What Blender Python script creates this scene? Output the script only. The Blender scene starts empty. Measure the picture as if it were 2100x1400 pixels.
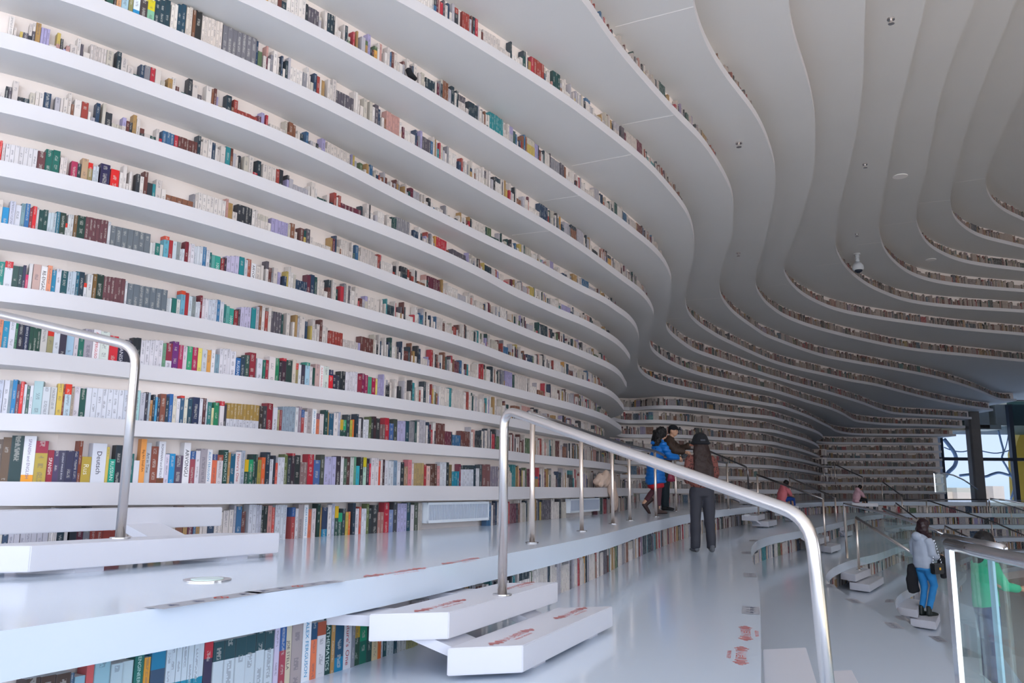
import bpy, bmesh, math, random
from mathutils import Vector, Matrix, noise
random.seed(7)
C = bpy.context.scene.collection
SC = bpy.context.scene
F_, H_, ZC = 1700.0, 0.45, 3.15          # focal length in pixels, tier height, camera height above the hall floor
_p = math.atan(299.2/F_); _r = math.radians(.5)
_fw = Vector((0, math.cos(_p), math.sin(_p))); _up = Vector((0, -math.sin(_p), math.cos(_p)))
CR = Vector((1, 0, 0))*math.cos(_r) + _up*math.sin(_r)
CU = -Vector((1, 0, 0))*math.sin(_r) + _up*math.cos(_r)
def unp(x, y, h):                        # where the line of sight through a photo point meets height h (relative to the eye)
    d = _fw + CR*((x-1050)/F_) + CU*((700-y)/F_)
    p = d*(h/d.z); return Vector((p.x, p.y, h+ZC))
def ray(x, y, dist):                     # point at forward distance Y=dist
    d = _fw + CR*((x-1050)/F_) + CU*((700-y)/F_)
    p = d*(dist/d.y); return Vector((p.x, p.y, p.z+ZC))
def proj(p):
    q = Vector((p[0], p[1], p[2]-ZC)); d = q.dot(_fw)
    if d < .05: return None
    return (1050+F_*q.dot(CR)/d, 700-F_*q.dot(CU)/d, d)

# ---------------------------------------------------------------- materials
def hexc(s):
    assert len(s) == 6, s
    v = [int(s[i:i+2], 16)/255 for i in (0, 2, 4)]
    return tuple((c/12.92 if c <= .04045 else ((c+.055)/1.055)**2.4) for c in v)+(1,)
MATS = {}
def mat(name, col, rough=.5, metal=0, bump=0, bscale=40, var=0, vscale=3, spec=.5, emit=None, trans=0, ior=1.45, coat=0):
    if name in MATS: return MATS[name]
    m = bpy.data.materials.new(name); m.use_nodes = True; nt = m.node_tree; b = nt.nodes['Principled BSDF']
    c = hexc(col) if isinstance(col, str) else col
    b.inputs['Base Color'].default_value = c; b.inputs['Roughness'].default_value = rough; b.inputs['Metallic'].default_value = metal
    b.inputs['Specular IOR Level'].default_value = spec; b.inputs['IOR'].default_value = ior
    b.inputs['Transmission Weight'].default_value = trans; b.inputs['Coat Weight'].default_value = coat
    if emit: b.inputs['Emission Color'].default_value = c; b.inputs['Emission Strength'].default_value = emit
    if var or bump:
        tc = nt.nodes.new('ShaderNodeTexCoord'); n = nt.nodes.new('ShaderNodeTexNoise'); n.inputs['Scale'].default_value = vscale
        n.inputs['Detail'].default_value = 4; nt.links.new(tc.outputs['Object'], n.inputs['Vector'])
        if var:
            mx = nt.nodes.new('ShaderNodeMix'); mx.data_type = 'RGBA'; mx.inputs['A'].default_value = c
            mx.inputs['B'].default_value = tuple(max(0, x*(1-var)) for x in c[:3])+(1,)
            nt.links.new(n.outputs['Fac'], mx.inputs['Factor']); nt.links.new(mx.outputs['Result'], b.inputs['Base Color'])
        if bump:
            n2 = nt.nodes.new('ShaderNodeTexNoise'); n2.inputs['Scale'].default_value = bscale; nt.links.new(tc.outputs['Object'], n2.inputs['Vector'])
            bp = nt.nodes.new('ShaderNodeBump'); bp.inputs['Strength'].default_value = bump; bp.inputs['Distance'].default_value = .01
            nt.links.new(n2.outputs['Fac'], bp.inputs['Height']); nt.links.new(bp.outputs['Normal'], b.inputs['Normal'])
    MATS[name] = m; return m
M_slab = mat('white_lacquer', (.68, .66, .69, 1), .38, var=.06, vscale=.8)
M_soffit = mat('grey_white_soffit', (.72, .73, .74, 1), .6, var=.06, vscale=.6)
M_floor = mat('polished_white_floor', (.72, .81, .93, 1), .12, var=.06, vscale=.5, spec=.7)
M_ground = mat('beige_hall_floor', (.60, .52, .42, 1), .25, var=.15, vscale=.7)
M_block = mat('white_block', (.70, .70, .76, 1), .35, var=.05, vscale=2)
M_steel = mat('brushed_steel', (.70, .67, .66, 1), .27, 1)
M_post = mat('steel_warm_reflection_tint', (.92, .80, .72, 1), .36, 1)  # same steel, warm reflections of the sunlit hall tinted into its colour
M_grail = mat('steel_grey_reflection_tint', (.36, .35, .36, 1), .25, 1)  # same steel darkened, its dark reflections put into the base colour
M_rail = mat('steel_dark_reflection_tint', (.26, .24, .24, 1), .25, 1)  # darker copy of the steel, the reflected dark ceiling painted in
M_chrome = mat('polished_steel', (.55, .56, .6, 1), .12, 1)
M_dark = mat('dark_metal', (.03, .04, .06, 1), .35, .3)
M_grey = mat('grey_column_paint', (.16, .15, .15, 1), .5, var=.2)
M_red = mat('red_ink', 'd2462f', .5)
M_ink = mat('dark_ink', '3a4670', .5)
M_tape = mat('grey_tape', 'a9abb4', .4)
M_line = mat('pale_joint', (.9, .88, .88, 1), .4)
def perforated():
    m = bpy.data.materials.new('perforated_panel'); m.use_nodes = True; nt = m.node_tree; b = nt.nodes['Principled BSDF']
    uv = nt.nodes.new('ShaderNodeUVMap'); uv.uv_map = 'UVMap'
    mp = nt.nodes.new('ShaderNodeVectorMath'); mp.operation = 'SCALE'; mp.inputs['Scale'].default_value = 78
    fr = nt.nodes.new('ShaderNodeVectorMath'); fr.operation = 'FRACTION'
    sb = nt.nodes.new('ShaderNodeVectorMath'); sb.operation = 'SUBTRACT'; sb.inputs[1].default_value = (.5, .5, 0)
    ln = nt.nodes.new('ShaderNodeVectorMath'); ln.operation = 'LENGTH'
    lt = nt.nodes.new('ShaderNodeMath'); lt.operation = 'LESS_THAN'; lt.inputs[1].default_value = .27
    mx = nt.nodes.new('ShaderNodeMix'); mx.data_type = 'RGBA'; mx.inputs['A'].default_value = (.88, .79, .75, 1); mx.inputs['B'].default_value = (.42, .40, .41, 1)  # warm cream: the glow at the shelf backs is put into this colour
    L = nt.links.new
    L(uv.outputs[0], mp.inputs[0]); L(mp.outputs[0], fr.inputs[0]); L(fr.outputs[0], sb.inputs[0]); L(sb.outputs[0], ln.inputs[0])
    L(ln.outputs['Value'], lt.inputs[0]); L(lt.outputs[0], mx.inputs['Factor']); L(mx.outputs['Result'], b.inputs['Base Color'])
    b.inputs['Roughness'].default_value = .6
    return m
M_perf = perforated()
def glassmat(name, tint, alpha):
    m = bpy.data.materials.new(name); m.use_nodes = True; nt = m.node_tree; nt.nodes.clear()
    o = nt.nodes.new('ShaderNodeOutputMaterial'); t = nt.nodes.new('ShaderNodeBsdfTransparent'); g = nt.nodes.new('ShaderNodeBsdfGlossy')
    g.inputs['Roughness'].default_value = .03; g.inputs['Color'].default_value = (.9, .95, .95, 1); t.inputs['Color'].default_value = tint
    f = nt.nodes.new('ShaderNodeFresnel'); f.inputs['IOR'].default_value = 1.5
    mx = nt.nodes.new('ShaderNodeMixShader'); ad = nt.nodes.new('ShaderNodeMath'); ad.operation = 'ADD'; ad.inputs[1].default_value = alpha
    nt.links.new(f.outputs[0], ad.inputs[0]); ge = nt.nodes.new('ShaderNodeNewGeometry'); ml = nt.nodes.new('ShaderNodeMath'); ml.operation = 'MULTIPLY'; iv = nt.nodes.new('ShaderNodeMath'); iv.operation = 'SUBTRACT'; iv.inputs[0].default_value = 1; nt.links.new(ge.outputs['Backfacing'], iv.inputs[1]); nt.links.new(ad.outputs[0], ml.inputs[0]); nt.links.new(iv.outputs[0], ml.inputs[1]); nt.links.new(ml.outputs[0], mx.inputs[0]); nt.links.new(t.outputs[0], mx.inputs[1]); nt.links.new(g.outputs[0], mx.inputs[2])
    nt.links.new(mx.outputs[0], o.inputs[0]); return m
M_glass = glassmat('greenish_glass', (.93, .975, .965, 1), .0)
M_tint = glassmat('tinted_window_glass', (.46, .50, .56, 1), .0)
def bookmat():
    m = bpy.data.materials.new('book_spines'); m.use_nodes = True; nt = m.node_tree; b = nt.nodes['Principled BSDF']; L = nt.links.new
    at = nt.nodes.new('ShaderNodeVertexColor'); at.layer_name = 'Col'
    uv = nt.nodes.new('ShaderNodeUVMap'); uv.uv_map = 'UVMap'      # u: across the spine -1..1 plus book id*4, v: metres
    sx = nt.nodes.new('ShaderNodeSeparateXYZ'); L(uv.outputs[0], sx.inputs[0])
    def M(op, a, bb=None, c=None):
        n = nt.nodes.new('ShaderNodeMath'); n.operation = op
        for i, v in enumerate((a, bb, c)):
            if v is None: continue
            if isinstance(v, (int, float)): n.inputs[i].default_value = v
            else: L(v, n.inputs[i])
        return n.outputs[0]
    idn = M('FLOOR', M('DIVIDE', sx.outputs[0], 4)); u = M('SUBTRACT', M('SUBTRACT', sx.outputs[0], M('MULTIPLY', idn, 4)), 2)
    cx = nt.nodes.new('ShaderNodeCombineXYZ'); L(M('MULTIPLY', u, 2.2), cx.inputs[0]); L(M('MULTIPLY', sx.outputs[1], 110), cx.inputs[1]); L(idn, cx.inputs[2])
    wn = nt.nodes.new('ShaderNodeTexVoronoi'); wn.inputs['Scale'].default_value = 1; L(cx.outputs[0], wn.inputs['Vector'])
    cy = nt.nodes.new('ShaderNodeCombineXYZ'); L(M('MULTIPLY', sx.outputs[1], 16), cy.inputs[1]); L(M('MULTIPLY', idn, 7.3), cy.inputs[2])
    n2 = nt.nodes.new('ShaderNodeTexNoise'); n2.inputs['Scale'].default_value = 1; n2.inputs['Detail'].default_value = 0; L(cy.outputs[0], n2.inputs['Vector'])
    glyph = M('GREATER_THAN', wn.outputs['Distance'], .42)
    zone = M('GREATER_THAN', n2.outputs['Fac'], .5); mid = M('LESS_THAN', M('ABSOLUTE', u), .42)
    txt = M('MULTIPLY', M('MULTIPLY', glyph, zone), mid)
    bw = nt.nodes.new('ShaderNodeRGBToBW'); L(at.outputs['Color'], bw.inputs[0]); lum = M('GREATER_THAN', bw.outputs[0], .28)
    ink = nt.nodes.new('ShaderNodeMix'); ink.data_type = 'RGBA'; ink.inputs['A'].default_value = (.62, .60, .55, 1); ink.inputs['B'].default_value = (.10, .10, .14, 1); L(lum, ink.inputs['Factor'])
    mx = nt.nodes.new('ShaderNodeMix'); mx.data_type = 'RGBA'; L(M('MULTIPLY', txt, .42), mx.inputs['Factor']); L(at.outputs['Color'], mx.inputs['A']); L(ink.outputs['Result'], mx.inputs['B'])
    ed = M('GREATER_THAN', M('ABSOLUTE', u), .88)                  # the joint between two spines
    m2 = nt.nodes.new('ShaderNodeMix'); m2.data_type = 'RGBA'; L(M('MULTIPLY', ed, .25), m2.inputs['Factor']); L(mx.outputs['Result'], m2.inputs['A']); m2.inputs['B'].default_value = (.12, .11, .12, 1)
    L(m2.outputs['Result'], b.inputs['Base Color']); b.inputs['Roughness'].default_value = .5
    return m
M_book = bookmat()

# ---------------------------------------------------------------- object helpers
def tag(o, label=None, cat=None, group=None, kind=None):
    if label: o['label'] = label
    if cat: o['category'] = cat
    if group: o['group'] = group
    if kind: o['kind'] = kind
    return o
def link(name, me, m, parent=None, smooth=False):
    if m is not None:
        for x in (m if isinstance(m, (list, tuple)) else [m]): me.materials.append(x)
    o = bpy.data.objects.new(name, me); C.objects.link(o)
    if parent:
        o.parent = parent; o.matrix_parent_inverse = parent.matrix_basis.inverted()
    if smooth: me.polygons.foreach_set('use_smooth', [True]*len(me.polygons))
    return o
def obj(name, bm, m, parent=None, smooth=False):
    me = bpy.data.meshes.new(name); bmesh.ops.recalc_face_normals(bm, faces=bm.faces); bm.to_mesh(me); bm.free()
    return link(name, me, m, parent, smooth)
def empty(name, loc, label=None, cat=None, group=None):
    o = bpy.data.objects.new(name, None); C.objects.link(o); o.location = loc; o.empty_display_size = .1
    return tag(o, label, cat, group)
def prism(bm, pts, z0, z1, mi=0):
    a = [bm.verts.new((p[0], p[1], z0)) for p in pts]; b = [bm.verts.new((p[0], p[1], z1)) for p in pts]; n = len(pts)
    fs = [bm.faces.new(a), bm.faces.new(b)]
    for i in range(n): fs.append(bm.faces.new((a[i], a[(i+1) % n], b[(i+1) % n], b[i])))
    if n > 12:
        for f in fs[2:]: f.smooth = True
        for f in fs[:2]:
            for e in f.edges: e.smooth = False
        for v in a:
            for e in v.link_edges:
                if len(e.link_faces) == 2 and all(q.smooth for q in e.link_faces) and e.link_faces[0].normal.length < 2:
                    q0, q1 = e.link_faces; q0.normal_update(); q1.normal_update()
                    if q0.normal.dot(q1.normal) < .8: e.smooth = False
    for f in fs: f.material_index = mi
    return fs
def box(bm, lo, hi, rot=None, at=None):
    v = []
    for z in (lo[2], hi[2]):
        for x, y in ((lo[0], lo[1]), (hi[0], lo[1]), (hi[0], hi[1]), (lo[0], hi[1])):
            p = Vector((x, y, z))
            if rot is not None: p = rot @ p
            if at is not None: p = p+Vector(at)
            v.append(bm.verts.new(p))
    for f in ((0, 3, 2, 1), (4, 5, 6, 7), (0, 1, 5, 4), (1, 2, 6, 5), (2, 3, 7, 6), (3, 0, 4, 7)): bm.faces.new([v[i] for i in f])
def tube(bm, pts, r, n=12, cap=True):
    pts = [Vector(p) for p in pts]; rings = []; last = None
    for i, p in enumerate(pts):
        t = (pts[min(i+1, len(pts)-1)]-pts[max(i-1, 0)]).normalized()
        if last is None:
            a = t.orthogonal().normalized()
        else:
            a = (last-t*last.dot(t)).normalized()
        last = a; b = t.cross(a); rr = r[i] if isinstance(r, (list, tuple)) else r
        rings.append([bm.verts.new(p+(a*math.cos(2*math.pi*k/n)+b*math.sin(2*math.pi*k/n))*rr) for k in range(n)])
    for A, B in zip(rings[:-1], rings[1:]):
        for k in range(n): bm.faces.new((A[k], A[(k+1) % n], B[(k+1) % n], B[k]))
    if cap: bm.faces.new(rings[0]); bm.faces.new(rings[-1])
def bend(pts, rad=.09, n=6):             # rounds the corners of a bent tube
    P = [Vector(p) for p in pts]; out = [P[0]]
    for a, b, c in zip(P[:-2], P[1:-1], P[2:]):
        u = (a-b); v = (c-b); r = min(rad, u.length*.45, v.length*.45); p, q = b+u.normalized()*r, b+v.normalized()*r
        for i in range(n+1):
            t = i/n; out.append(p*(1-t)**2+b*2*t*(1-t)+q*t*t)
    out.append(P[-1]); return out

# ---------------------------------------------------------------- curves in plan
def smooth_path(P, step=.2, sig=.3):
    P = [Vector((p[0], p[1])) for p in P]; D = []
    for i in range(len(P)-1):
        p0, p1, p2, p3 = P[max(i-1, 0)], P[i], P[i+1], P[min(i+2, len(P)-1)]
        n = max(2, int((p2-p1).length/.08))
        for j in range(n):
            t = j/n; d1 = (p2-p0)*.5 if i else (p2-p1); d2 = (p3-p1)*.5 if i+2 < len(P) else (p2-p1)
            L = (p2-p1).length
            d1 = d1.normalized()*min(d1.length, L*1.2); d2 = d2.normalized()*min(d2.length, L*1.2)
            D.append(p1*(2*t**3-3*t*t+1)+d1*(t**3-2*t*t+t)+p2*(3*t*t-2*t**3)+d2*(t**3-t*t))
    D.append(P[-1])
    E = resample(D, .1); k = max(1, int(sig/.1*2)); W = [math.exp(-.5*(i*.1/sig)**2) for i in range(-k, k+1)]
    S = []
    for i in range(len(E)):
        kk = min(k, i, len(E)-1-i); a = Vector((0, 0)); w = 0
        for j in range(-kk, kk+1):
            a += E[i+j]*W[j+k]; w += W[j+k]
        S.append(a/w)
    return resample(S, step)
def resample(D, step):
    L = [0]
    for a, b in zip(D[:-1], D[1:]): L.append(L[-1]+(b-a).length)
    n = max(2, int(L[-1]/step)); out = []; j = 0
    for i in range(n+1):
        s = L[-1]*i/n
        while j < len(D)-2 and L[j+1] < s: j += 1
        t = (s-L[j])/max(1e-9, L[j+1]-L[j]); out.append(D[j].lerp(D[j+1], min(1, max(0, t))))
    return out
def offset(P, d):                         # to the solid side (left of travel)
    out = []
    for i in range(len(P)):
        t = (P[min(i+1, len(P)-1)]-P[max(i-1, 0)]).normalized(); out.append(P[i]+Vector((-t.y, t.x))*d)
    if d > 0:                             # drop points that an inward bend has folded over
        keep = [out[0]]
        for i in range(1, len(out)):
            t = (P[min(i+1, len(P)-1)]-P[max(i-1, 0)])
            if (out[i]-keep[-1]).dot(t) > 0: keep.append(out[i])
        out = keep
    return out
class Path:
    def __init__(s, P):
        s.P = P; s.L = [0]
        for a, b in zip(P[:-1], P[1:]): s.L.append(s.L[-1]+(b-a).length)
        s.len = s.L[-1]
    def at(s, d):
        import bisect
        d = min(max(d, 0), s.len-1e-6); i = min(max(bisect.bisect_right(s.L, d)-1, 0), len(s.P)-2)
        t = (d-s.L[i])/(s.L[i+1]-s.L[i]); return s.P[i].lerp(s.P[i+1], t)
def s_at_x(path, x, z, lo=0, hi=None):   # arc length at which the path stands in the photo's column x
    hi = path.len if hi is None else hi; s = lo; prev = None
    while s < hi:
        p = path.at(s); q = proj((p.x, p.y, z))
        if q:
            if prev is not None and prev[1] <= x <= q[0]:
                t = (x-prev[1])/max(1e-6, q[0]-prev[1]); return prev[0]+(s-prev[0])*t
            prev = (s, q[0])
        s += .03
    return None
h = H_
# ---------------------------------------------------------------- people
def etube(bm, pts, rad, n=16):
    """a limb or trunk: elliptical rings, width along local x, depth along y"""
    pts = [Vector(p) for p in pts]; rings = []
    for i, p in enumerate(pts):
        t = (pts[min(i+1, len(pts)-1)]-pts[max(i-1, 0)]).normalized(); r = rad[i]; a, b = r if isinstance(r, tuple) else (r, r)
        u = Vector((1, 0, 0)); u = u-t*u.dot(t)
        u = u.normalized() if u.length > .3 else t.orthogonal().normalized()
        v = t.cross(u); rings.append([bm.verts.new(p+u*a*math.cos(2*math.pi*k/n)+v*b*math.sin(2*math.pi*k/n)) for k in range(n)])
    for A, B in zip(rings[:-1], rings[1:]):
        for k in range(n): bm.faces.new((A[k], A[(k+1) % n], B[(k+1) % n], B[k]))
    for R, i, j in ((rings[0], 0, 1), (rings[-1], -1, -2)):
        d = (pts[i]-pts[j]).normalized(); r = rad[i]; r = min(r) if isinstance(r, tuple) else r; c = bm.verts.new(pts[i]+d*r*.5)
        for k in range(n): bm.faces.new((R[k], R[(k+1) % n], c))
def ball(bm, c, r, seg=16, rot=None):
    m = Matrix.Translation(c) @ (rot.to_4x4() if rot else Matrix.Identity(4)) @ Matrix.Diagonal((*r, 1)); bmesh.ops.create_uvsphere(bm, u_segments=seg, v_segments=seg//2+2, radius=1, matrix=m)
def melt(bm, voxel=.014, it=4, disp=None):
    bmesh.ops.recalc_face_normals(bm, faces=bm.faces); me = bpy.data.meshes.new('m'); bm.to_mesh(me); bm.free(); o = bpy.data.objects.new('m', me); C.objects.link(o)
    m = o.modifiers.new('r', 'REMESH'); m.mode = 'VOXEL'; m.voxel_size = voxel
    s = o.modifiers.new('s', 'SMOOTH'); s.iterations = it; s.factor = .5
    bpy.context.view_layer.update(); out = bpy.data.meshes.new_from_object(o.evaluated_get(bpy.context.evaluated_depsgraph_get()))
    bpy.data.objects.remove(o); bpy.data.meshes.remove(me)
    if disp:
        for v in out.vertices: v.co += v.normal*disp(v.co)
    out.polygons.foreach_set('use_smooth', [True]*len(out.polygons)); return out
def hand(bm, w, d, s=1, curl=.5, side=1):
    """palm, four unequal bent fingers and a thumb; w wrist, d direction"""
    d = Vector(d).normalized(); w = Vector(w); up = Vector((0, 0, 1)); x = d.cross(up); x = x.normalized() if x.length > .1 else Vector((1, 0, 0)); nrm = x.cross(d)
    etube(bm, [w-d*.02, w+d*.03*s, w+d*.075*s], [.024*s, .034*s, .036*s], 10)
    for i, L in enumerate((.062, .072, .068, .052)):
        b = w+d*.078*s+x*(i-1.5)*.019*s; m = b+(d*math.cos(curl*.5)-nrm*math.sin(curl*.5))*L*.5*s; e = m+(d*math.cos(curl*1.5)-nrm*math.sin(curl*1.5))*L*.5*s
        etube(bm, [b-d*.01, b, m, e], [.009*s, .0092*s, .0085*s, .0065*s], 8)
    b = w+d*.03*s-x*side*.03*s; m = b+(d*.6-x*side*.7-nrm*.2).normalized()*.035*s; e = m+(d*.9-x*side*.2-nrm*.3).normalized()*.028*s
    etube(bm, [b, m, e], [.012*s, .0105*s, .008*s], 8)
SKIN = mat('skin', 'c79a80', .5); HAIR = mat('black_hair', '0c090d', .6, bump=.6, bscale=60)
def head(bm, c, f, s=1.0):
    """c: centre of the head, f: facing matrix (3x3; y forward)"""
    g = lambda x, y, z: Vector(c)+f @ (Vector((x, y, z))*s)
    ball(bm, g(0, 0, .012), (.074*s, .092*s, .105*s), 20, f); ball(bm, g(0, .032, -.05), (.054*s, .055*s, .055*s), 14, f); ball(bm, g(0, .062, -.078), (.026*s, .022*s, .02*s), 10, f)
    etube(bm, [g(0, .088, .02), g(0, .103, -.008), g(0, .098, -.022)], [.008*s, .014*s, .013*s], 8)
    for k in (-1, 1): ball(bm, g(k*.076, -.005, -.005), (.012*s, .022*s, .032*s), 8, f)
    for k in (-1, 1): ball(bm, g(k*.032, .078, .028), (.022*s, .014*s, .008*s), 8, f)
    ball(bm, g(0, .086, -.048), (.022*s, .012*s, .009*s), 8, f)
def face_bits(root, c, f, s=1.0):
    g = lambda x, y, z: Vector(c)+f @ (Vector((x, y, z))*s)
    for k in (-1, 1):
        bm = bmesh.new(); ball(bm, g(k*.031, .086, .012), (.013*s, .006*s, .006*s), 8, f); obj('eye', bm, mat('eye_dark', '1c1614', .2), root, True)
        bm = bmesh.new(); etube(bm, [g(k*.018, .093, .034), g(k*.034, .090, .038), g(k*.048, .078, .033)], [.004*s]*3, 6); obj('eyebrow', bm, HAIR, root, True)
    bm = bmesh.new(); ball(bm, g(0, .097, -.048), (.02*s, .005*s, .006*s), 8, f); obj('mouth', bm, mat('lip_pink', 'a0564e', .4), root, True)
def rotm(yaw=0, pitch=0, roll=0): return Matrix.Rotation(yaw, 3, 'Z') @ Matrix.Rotation(pitch, 3, 'X') @ Matrix.Rotation(roll, 3, 'Y')
def person(loc, rz, label, group=None):
    r = empty('person', (0, 0, 0), label, 'person', group); r['_l'] = 1; del r['_l']; return r, Matrix.Translation(loc) @ Matrix.Rotation(rz, 4, 'Z')
def place(root, M):
    root.matrix_world = M
def part(root, name, me, m): return link(name, me, m, root)
def solid(root, name, fn, m, voxel=.014, it=4, disp=None):
    bm = bmesh.new(); fn(bm); return part(root, name, melt(bm, voxel, it, disp), m)
nz = lambda a, s: (lambda co: a*noise.noise(Vector(co)*s))
def strands(root, name, m, fn, seed=0, **k): return solid(root, name, fn, m, **k)
def shoes(root, feet, m, hi=.0, s=1.0):
    for (x, y, z, yaw, pit) in feet:
        R = rotm(yaw, pit)
        def f(bm, x=x, y=y, z=z, R=R):
            g = lambda a, b, c: Vector((x, y, z))+R @ (Vector((a, b, c))*s)
            etube(bm, [g(0, -.08, .035), g(0, -.03, .04), g(0, .06, .035), g(0, .13, .026), g(0, .165, .022)], [(.036*s, .036*s), (.04*s, .042*s), (.046*s, .035*s), (.042*s, .026*s), (.03*s, .018*s)], 14)
            etube(bm, [g(0, -.045, .03), g(0, -.04, .09+hi)], [(.038*s, .046*s), (.042*s, .048*s)], 12)
        solid(root, 'shoe', f, m, .010, 3)
# --- woman seen from behind in the leopard top
M_leo = bpy.data.materials.new('leopard_knit'); M_leo.use_nodes = True
_n = M_leo.node_tree; _b = _n.nodes['Principled BSDF']; _t = _n.nodes.new('ShaderNodeTexCoord'); _v = _n.nodes.new('ShaderNodeTexVoronoi'); _v.inputs['Scale'].default_value = 34
_r = _n.nodes.new('ShaderNodeValToRGB'); _r.color_ramp.elements[0].position = .30; _r.color_ramp.elements[0].color = hexc('2a1714'); _r.color_ramp.elements[1].position = .40; _r.color_ramp.elements[1].color = hexc('72413a')
_n.links.new(_t.outputs['Object'], _v.inputs['Vector']); _n.links.new(_v.outputs['Distance'], _r.inputs[0]); _n.links.new(_r.outputs[0], _b.inputs['Base Color']); _b.inputs['Roughness'].default_value = .85
p, M = person(unp(1443, 1131, -2*h), .05, 'woman seen from behind in a leopard print top, grey trousers and black bucket hat')
def b1(bm):
    etube(bm, [(0, 0, .95), (0, 0, 1.2), (0, 0, 1.36), (0, -.01, 1.42), (0, 0, 1.5)], [(.14, .1), (.13, .095), (.15, .08), (.05, .05), (.045, .05)])
    for k in (-1, 1):
        etube(bm, [(k*.085, 0, .95), (k*.095, .01, .5), (k*.1, 0, .09)], [.075, .05, .035]); etube(bm, [(k*.17, 0, 1.36), (k*.21, 0, 1.1), (k*.1, .2, 1.02)], [.045, .04, .03])
    head(bm, (0, .01, 1.58), rotm())
bm = bmesh.new(); b1(bm); part(p, 'body', melt(bm, .014, 2), SKIN)
def top(bm):
    etube(bm, [(0, 0, .93), (0, 0, 1.0), (0, 0, 1.15), (0, 0, 1.3), (0, 0, 1.38), (0, 0, 1.42)], [(.185, .135), (.2, .145), (.195, .135), (.205, .125), (.17, .1), (.07, .07)], 22)
    for k in (-1, 1): etube(bm, [(k*.15, 0, 1.36), (k*.2, 0, 1.3), (k*.235, -.01, 1.12), (k*.22, .04, 1.03), (k*.1, .19, 1.06)], [.07, .075, .068, .062, .045])
solid(p, 'leopard_top', lambda bm: (top(bm), [setattr(v.co, 'x', v.co.x*.9) for v in bm.verts]), M_leo, .014, 4, nz(.012, 9))
def tr(bm):
    etube(bm, [(0, 0, .80), (0, 0, .88), (0, 0, 1.0)], [(.17, .12), (.178, .125), (.15, .11)], 20)
    for k in (-1, 1): etube(bm, [(k*.085, 0, .9), (k*.095, 0, .7), (k*.105, .005, .45), (k*.115, 0, .2), (k*.118, -.005, .055)], [(.1, .115), (.092, .1), (.078, .085), (.072, .08), (.07, .078)], 16)
solid(p, 'trousers', tr, mat('charcoal_trousers', '33343d', .8, bump=.3, bscale=12), .014, 4, nz(.012, 7))
shoes(p, [(-.115, .02, 0, .1, 0), (.125, .0, 0, -.2, 0)], mat('grey_shoe', '5a5c62', .6))
def hr(bm):
    ball(bm, (0, -.01, 1.56), (.105, .11, .11), 18); etube(bm, [(0, -.03, 1.55), (0, -.08, 1.4), (0, -.115, 1.25), (0, -.13, 1.1), (0, -.125, .98)], [(.11, .09), (.135, .06), (.14, .05), (.12, .045), (.05, .03)], 20)
    for i in range(14):
        x = -.13+.02*i; etube(bm, [(x*.8, -.09, 1.4), (x, -.15, 1.2), (x*1.02+.01*math.sin(i*2), -.165, 1.02-.04*math.sin(i*1.7))], [.018, .02, .008], 8)
solid(p, 'hair', hr, mat('dark_brown_hair', '2a1714', .6, bump=.5, bscale=50, var=.3), .012, 2, nz(.01, 22))
def hat(bm):
    ball(bm, (0, 0, 1.655), (.105, .115, .075), 20); etube(bm, [(0, 0, 1.57), (0, 0, 1.60), (0, 0, 1.66), (0, 0, 1.70)], [(.155, .165), (.13, .14), (.108, .118), (.09, .1)], 24)
solid(p, 'bucket_hat', hat, mat('black_cloth', '14161c', .85, bump=.3), .012, 2)
bm = bmesh.new(); box(bm, (-.035, -.147, 1.60), (.035, -.138, 1.625)); obj('hat_patch', bm, mat('grey_patch', '3a3d46', .7), p)
place(p, M)
# --- woman in the blue coat, leaning on the level rail, facing the picture's right (local +y turned to world +x)
p, M = person(unp(1346, 1053, -h), -math.pi/2+.25, 'woman with curly black hair in a long bright blue padded coat leaning on the rail')
def b2(bm):
    etube(bm, [(0, 0, .9), (0, .04, 1.15), (0, .1, 1.32), (0, .13, 1.40), (0, .15, 1.47)], [(.13, .1), (.12, .09), (.14, .08), (.05, .05), (.045, .045)])
    etube(bm, [(.08, 0, .9), (.08, .04, .48), (.08, 0, .09)], [.075, .05, .035]); etube(bm, [(-.08, 0, .9), (-.08, .02, .5), (-.06, -.24, .18)], [.075, .05, .035])
    for k in (-1, 1): etube(bm, [(k*.16, .1, 1.3), (k*.17, .2, 1.1), (k*.08, .42, 1.07)], [.04, .035, .027])
    head(bm, (0, .17, 1.545), rotm(.1, -.1))
bm = bmesh.new(); b2(bm); me = melt(bm, .013, 2); part(p, 'body', me, SKIN)
bm = bmesh.new(); hand(bm, (.05, .45, 1.075), (-.1, 1, -.35), 1, .9); obj('hand', bm, SKIN, p, True)
bm = bmesh.new(); hand(bm, (-.05, .45, 1.075), (.1, 1, -.3), 1, .9, -1); obj('hand', bm, SKIN, p, True)
face_bits(p, (0, .17, 1.545), rotm(.1, -.1))
def coat(bm):
    etube(bm, [(0, 0, .58), (0, -.01, .7), (0, 0, .9), (0, .03, 1.08), (0, .08, 1.25), (0, .11, 1.36), (0, .13, 1.41)], [(.2, .19), (.205, .185), (.185, .16), (.165, .135), (.18, .13), (.14, .11), (.075, .08)], 24)
    for k in (-1, 1): etube(bm, [(k*.14, .1, 1.33), (k*.2, .13, 1.24), (k*.2, .2, 1.12), (k*.13, .36, 1.085), (k*.06, .45, 1.08)], [.07, .072, .068, .055, .045], 14)
    ball(bm, (0, .02, 1.36), (.11, .09, .07), 14)
M_bluec = mat('bright_blue_padding', '0a6cc0', .45)
def quilt(co): return .007*math.sin(co.z*85)+.012*noise.noise(Vector(co)*6)
solid(p, 'blue_coat', coat, M_bluec, .012, 3, quilt)
def redh(bm): etube(bm, [(0, .01, .5), (0, 0, .62)], [(.165, .155), (.17, .16)], 20)
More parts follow.
